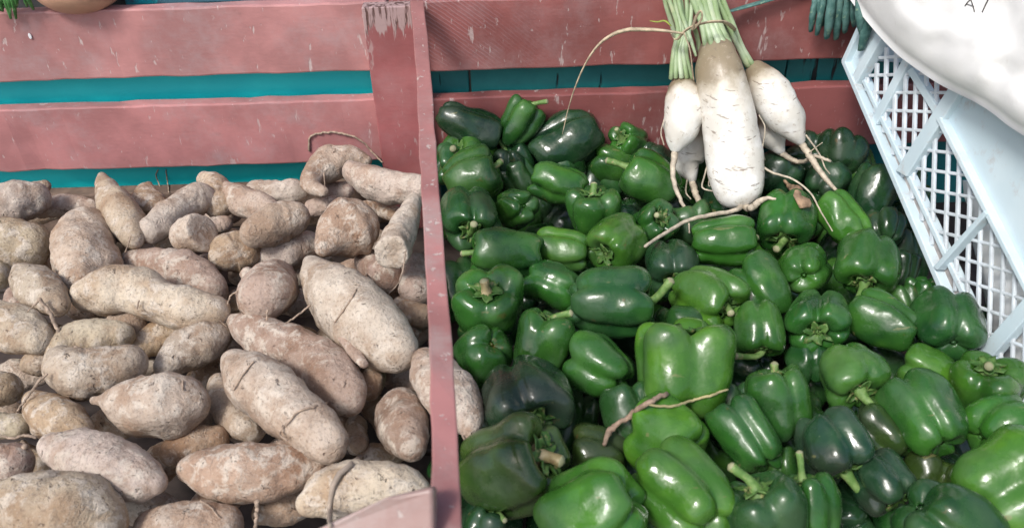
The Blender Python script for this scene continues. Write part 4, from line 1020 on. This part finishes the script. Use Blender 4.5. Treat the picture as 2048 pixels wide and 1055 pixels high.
# ================================================================== ROOT HAIRS, TWIG, WITHERED LEAF (laid on what is there)
bpy.context.view_layer.update()
dg = bpy.context.evaluated_depsgraph_get()
def drape(px, py, lift=.002):
    d = Vector(ray(px, py)).normalized()
    ok, loc, n_, i_, ob, m_ = SC.ray_cast(dg, Vector(CAM), d)
    if not ok: loc = Vector(at_z(px, py, 0))
    return np.array(loc - d * lift)
def root_on(owner, pts, name='root', mat=None, ns=6, wob=.25, fixed=None, lift=.002):
    P = [drape(p[0], p[1], (p[3] if len(p) > 3 else lift)) for p in pts]
    if fixed is not None:                                        # keep a free-hanging root in one plane
        d0 = depth(P[0]); P = [at_depth(p[0], p[1], d0 - fixed) for p in pts]
    rr = [p[2] * depth(q) / FPX for p, q in zip(pts, P)]
    V, F = tube(P, rr, 6 * len(pts), ns, wob=wob, seed=len(pts))
    return mesh_obj(name, V, F, mat or M['root'], owner)
ROOTS = [
 ('s29', [(79,598,4),(100,625,4),(112,655,4),(135,685,4),(165,699,3)], .012), ('s29', [(79,600,2),(66,612,1.6),(54,624,1.2)], .01),
 ('s14', [(618,302,2.2),(620,276,2.2),(635,267,2.2),(680,266,2.4),(720,280,2.2),(745,305,2.0),(765,325,1.4)], None),
 ('s5', [(320,372,1.2),(312,350,1.2),(316,340,1)], None), ('s5', [(338,385,1.2),(334,355,1.2),(332,340,1)], None),
 ('s23', [(733,548,1.8),(712,580,1.8),(690,615,2),(668,645,1.6)], None), ('s23', [(620,610,2),(595,630,2),(566,650,1.8)], .012),
 ('s49', [(507,722,1.8),(485,750,1.8),(467,780,1.6)], None), ('s49', [(656,804,2.4),(630,812,2.2),(598,822,2),(575,845,2),(560,872,1.8)], None),
 ('s49', [(455,700,1.6),(425,705,1.8),(400,720,1.8)], .01), ('s37', [(365,760,1.6),(366,780,1.4)], None),
 ('s34', [(95,748,2.5),(80,760,3),(68,775,3),(50,800,2.5),(35,820,2)], .006),
 ('s42', [(72,874,3),(50,870,3),(25,876,2.6),(0,870,2)], .01), ('s42', [(48,885,6),(50,895,7)], None),
 ('s43', [(200,845,2),(205,852,2)], None), ('s47', [(515,1000,5),(514,1022,4.5),(512,1055,4)], .01), ('s47', [(400,1000,1.8),(420,1012,1.6),(440,1035,1.5)], None),
 ('s47', [(575,880,1.8),(560,868,2),(566,850,1.8)], .008), ('s50', [(720,735,2.4),(728,728,2),(735,712,1.8)], .006), ('s22', [(455,608,1.6),(462,590,1.8),(476,582,1.6)], .006),
 ('s22', [(535,618,2.2),(534,640,2)], .004), ('s14', [(648,345,1.4),(650,372,1.6),(656,398,1.2)], .004), ('s4', [(262,470,1.2),(256,490,1.2),(250,505,1)], .006),
 ('s28', [(278,600,1.5),(274,618,1.5)], .004), ('s19', [(812,500,1.5),(800,560,1.2),(775,590,1.2)], .008), ('s53', [(925,870,2.5),(934,888,2)], .003), ('s36', [(440,640,1.4),(452,652,1.2)], None),
]
for k, pts, fx in ROOTS: root_on(TOBJ[k], pts, fixed=fx)
# dry strap of peel across the pale sweet potato by the rail
root_on(TOBJ['s48'], [(722,914,6),(700,930,7),(672,955,7),(663,985,6),(660,1020,6),(660,1050,5)], 'peel_strap', mat_plain('dry_peel', (.36, .29, .23), .8), wob=.05, lift=.003)
tw_ = empty('dry_twig', drape(1270, 830)); tag(tw_, 'dry brown twig lying over the peppers below the large bright one', 'twig')
twm = mat_plain('twig_bark', (.30, .21, .15), .8, .35, 120)
root_on(tw_, [(1334,787,5,.004),(1295,805,5.5,.012),(1262,830,6,.016),(1238,845,5,.016),(1222,858,7,.014),(1208,888,4,.008)], 'main_stick', twm, 8, .2)
root_on(tw_, [(1290,808,2.5,.012),(1340,812,3,.006),(1385,800,3,.004),(1420,790,3,.003),(1456,778,2.4,.003)], 'side_stick', mat_plain('twig_pale', (.42, .36, .18), .8), 6, .2)
wl_ = empty('withered_leaf', drape(1590, 385)); tag(wl_, 'crumpled brown withered leaf scrap on the peppers right of the biggest radish', 'leaf scrap')
V, F = tube([drape(1570,360,.01), drape(1584,375,.012), drape(1598,390,.012), drape(1612,400,.012), drape(1618,408,.010)], [.005, .0075, .005, .010, .006], 20, 10, wob=.35, flat=.45, seed=4)
mesh_obj('blade', V, F, mat_plain('withered', (.36, .24, .15), .8, .4, 90), wl_)
# printed mark on the sack
def ink_line(pts, w):
    P = [drape(x, y, .0012) for x, y in pts]; return tube(P, [w * depth(p) / FPX for p in P], 4 * len(P), 6, flat=.4)
V, F = merge([ink_line([(1930,12), (1937,3), (1944,-3)], 1.6), ink_line([(1942,0), (1946,12), (1949,24)], 2.2), ink_line([(1934,8), (1948,13)], 1.5), ink_line([(1978,-4), (1971,10), (1964,25)], 1.3)])
mesh_obj('printed_mark', V, F, ink, sack)
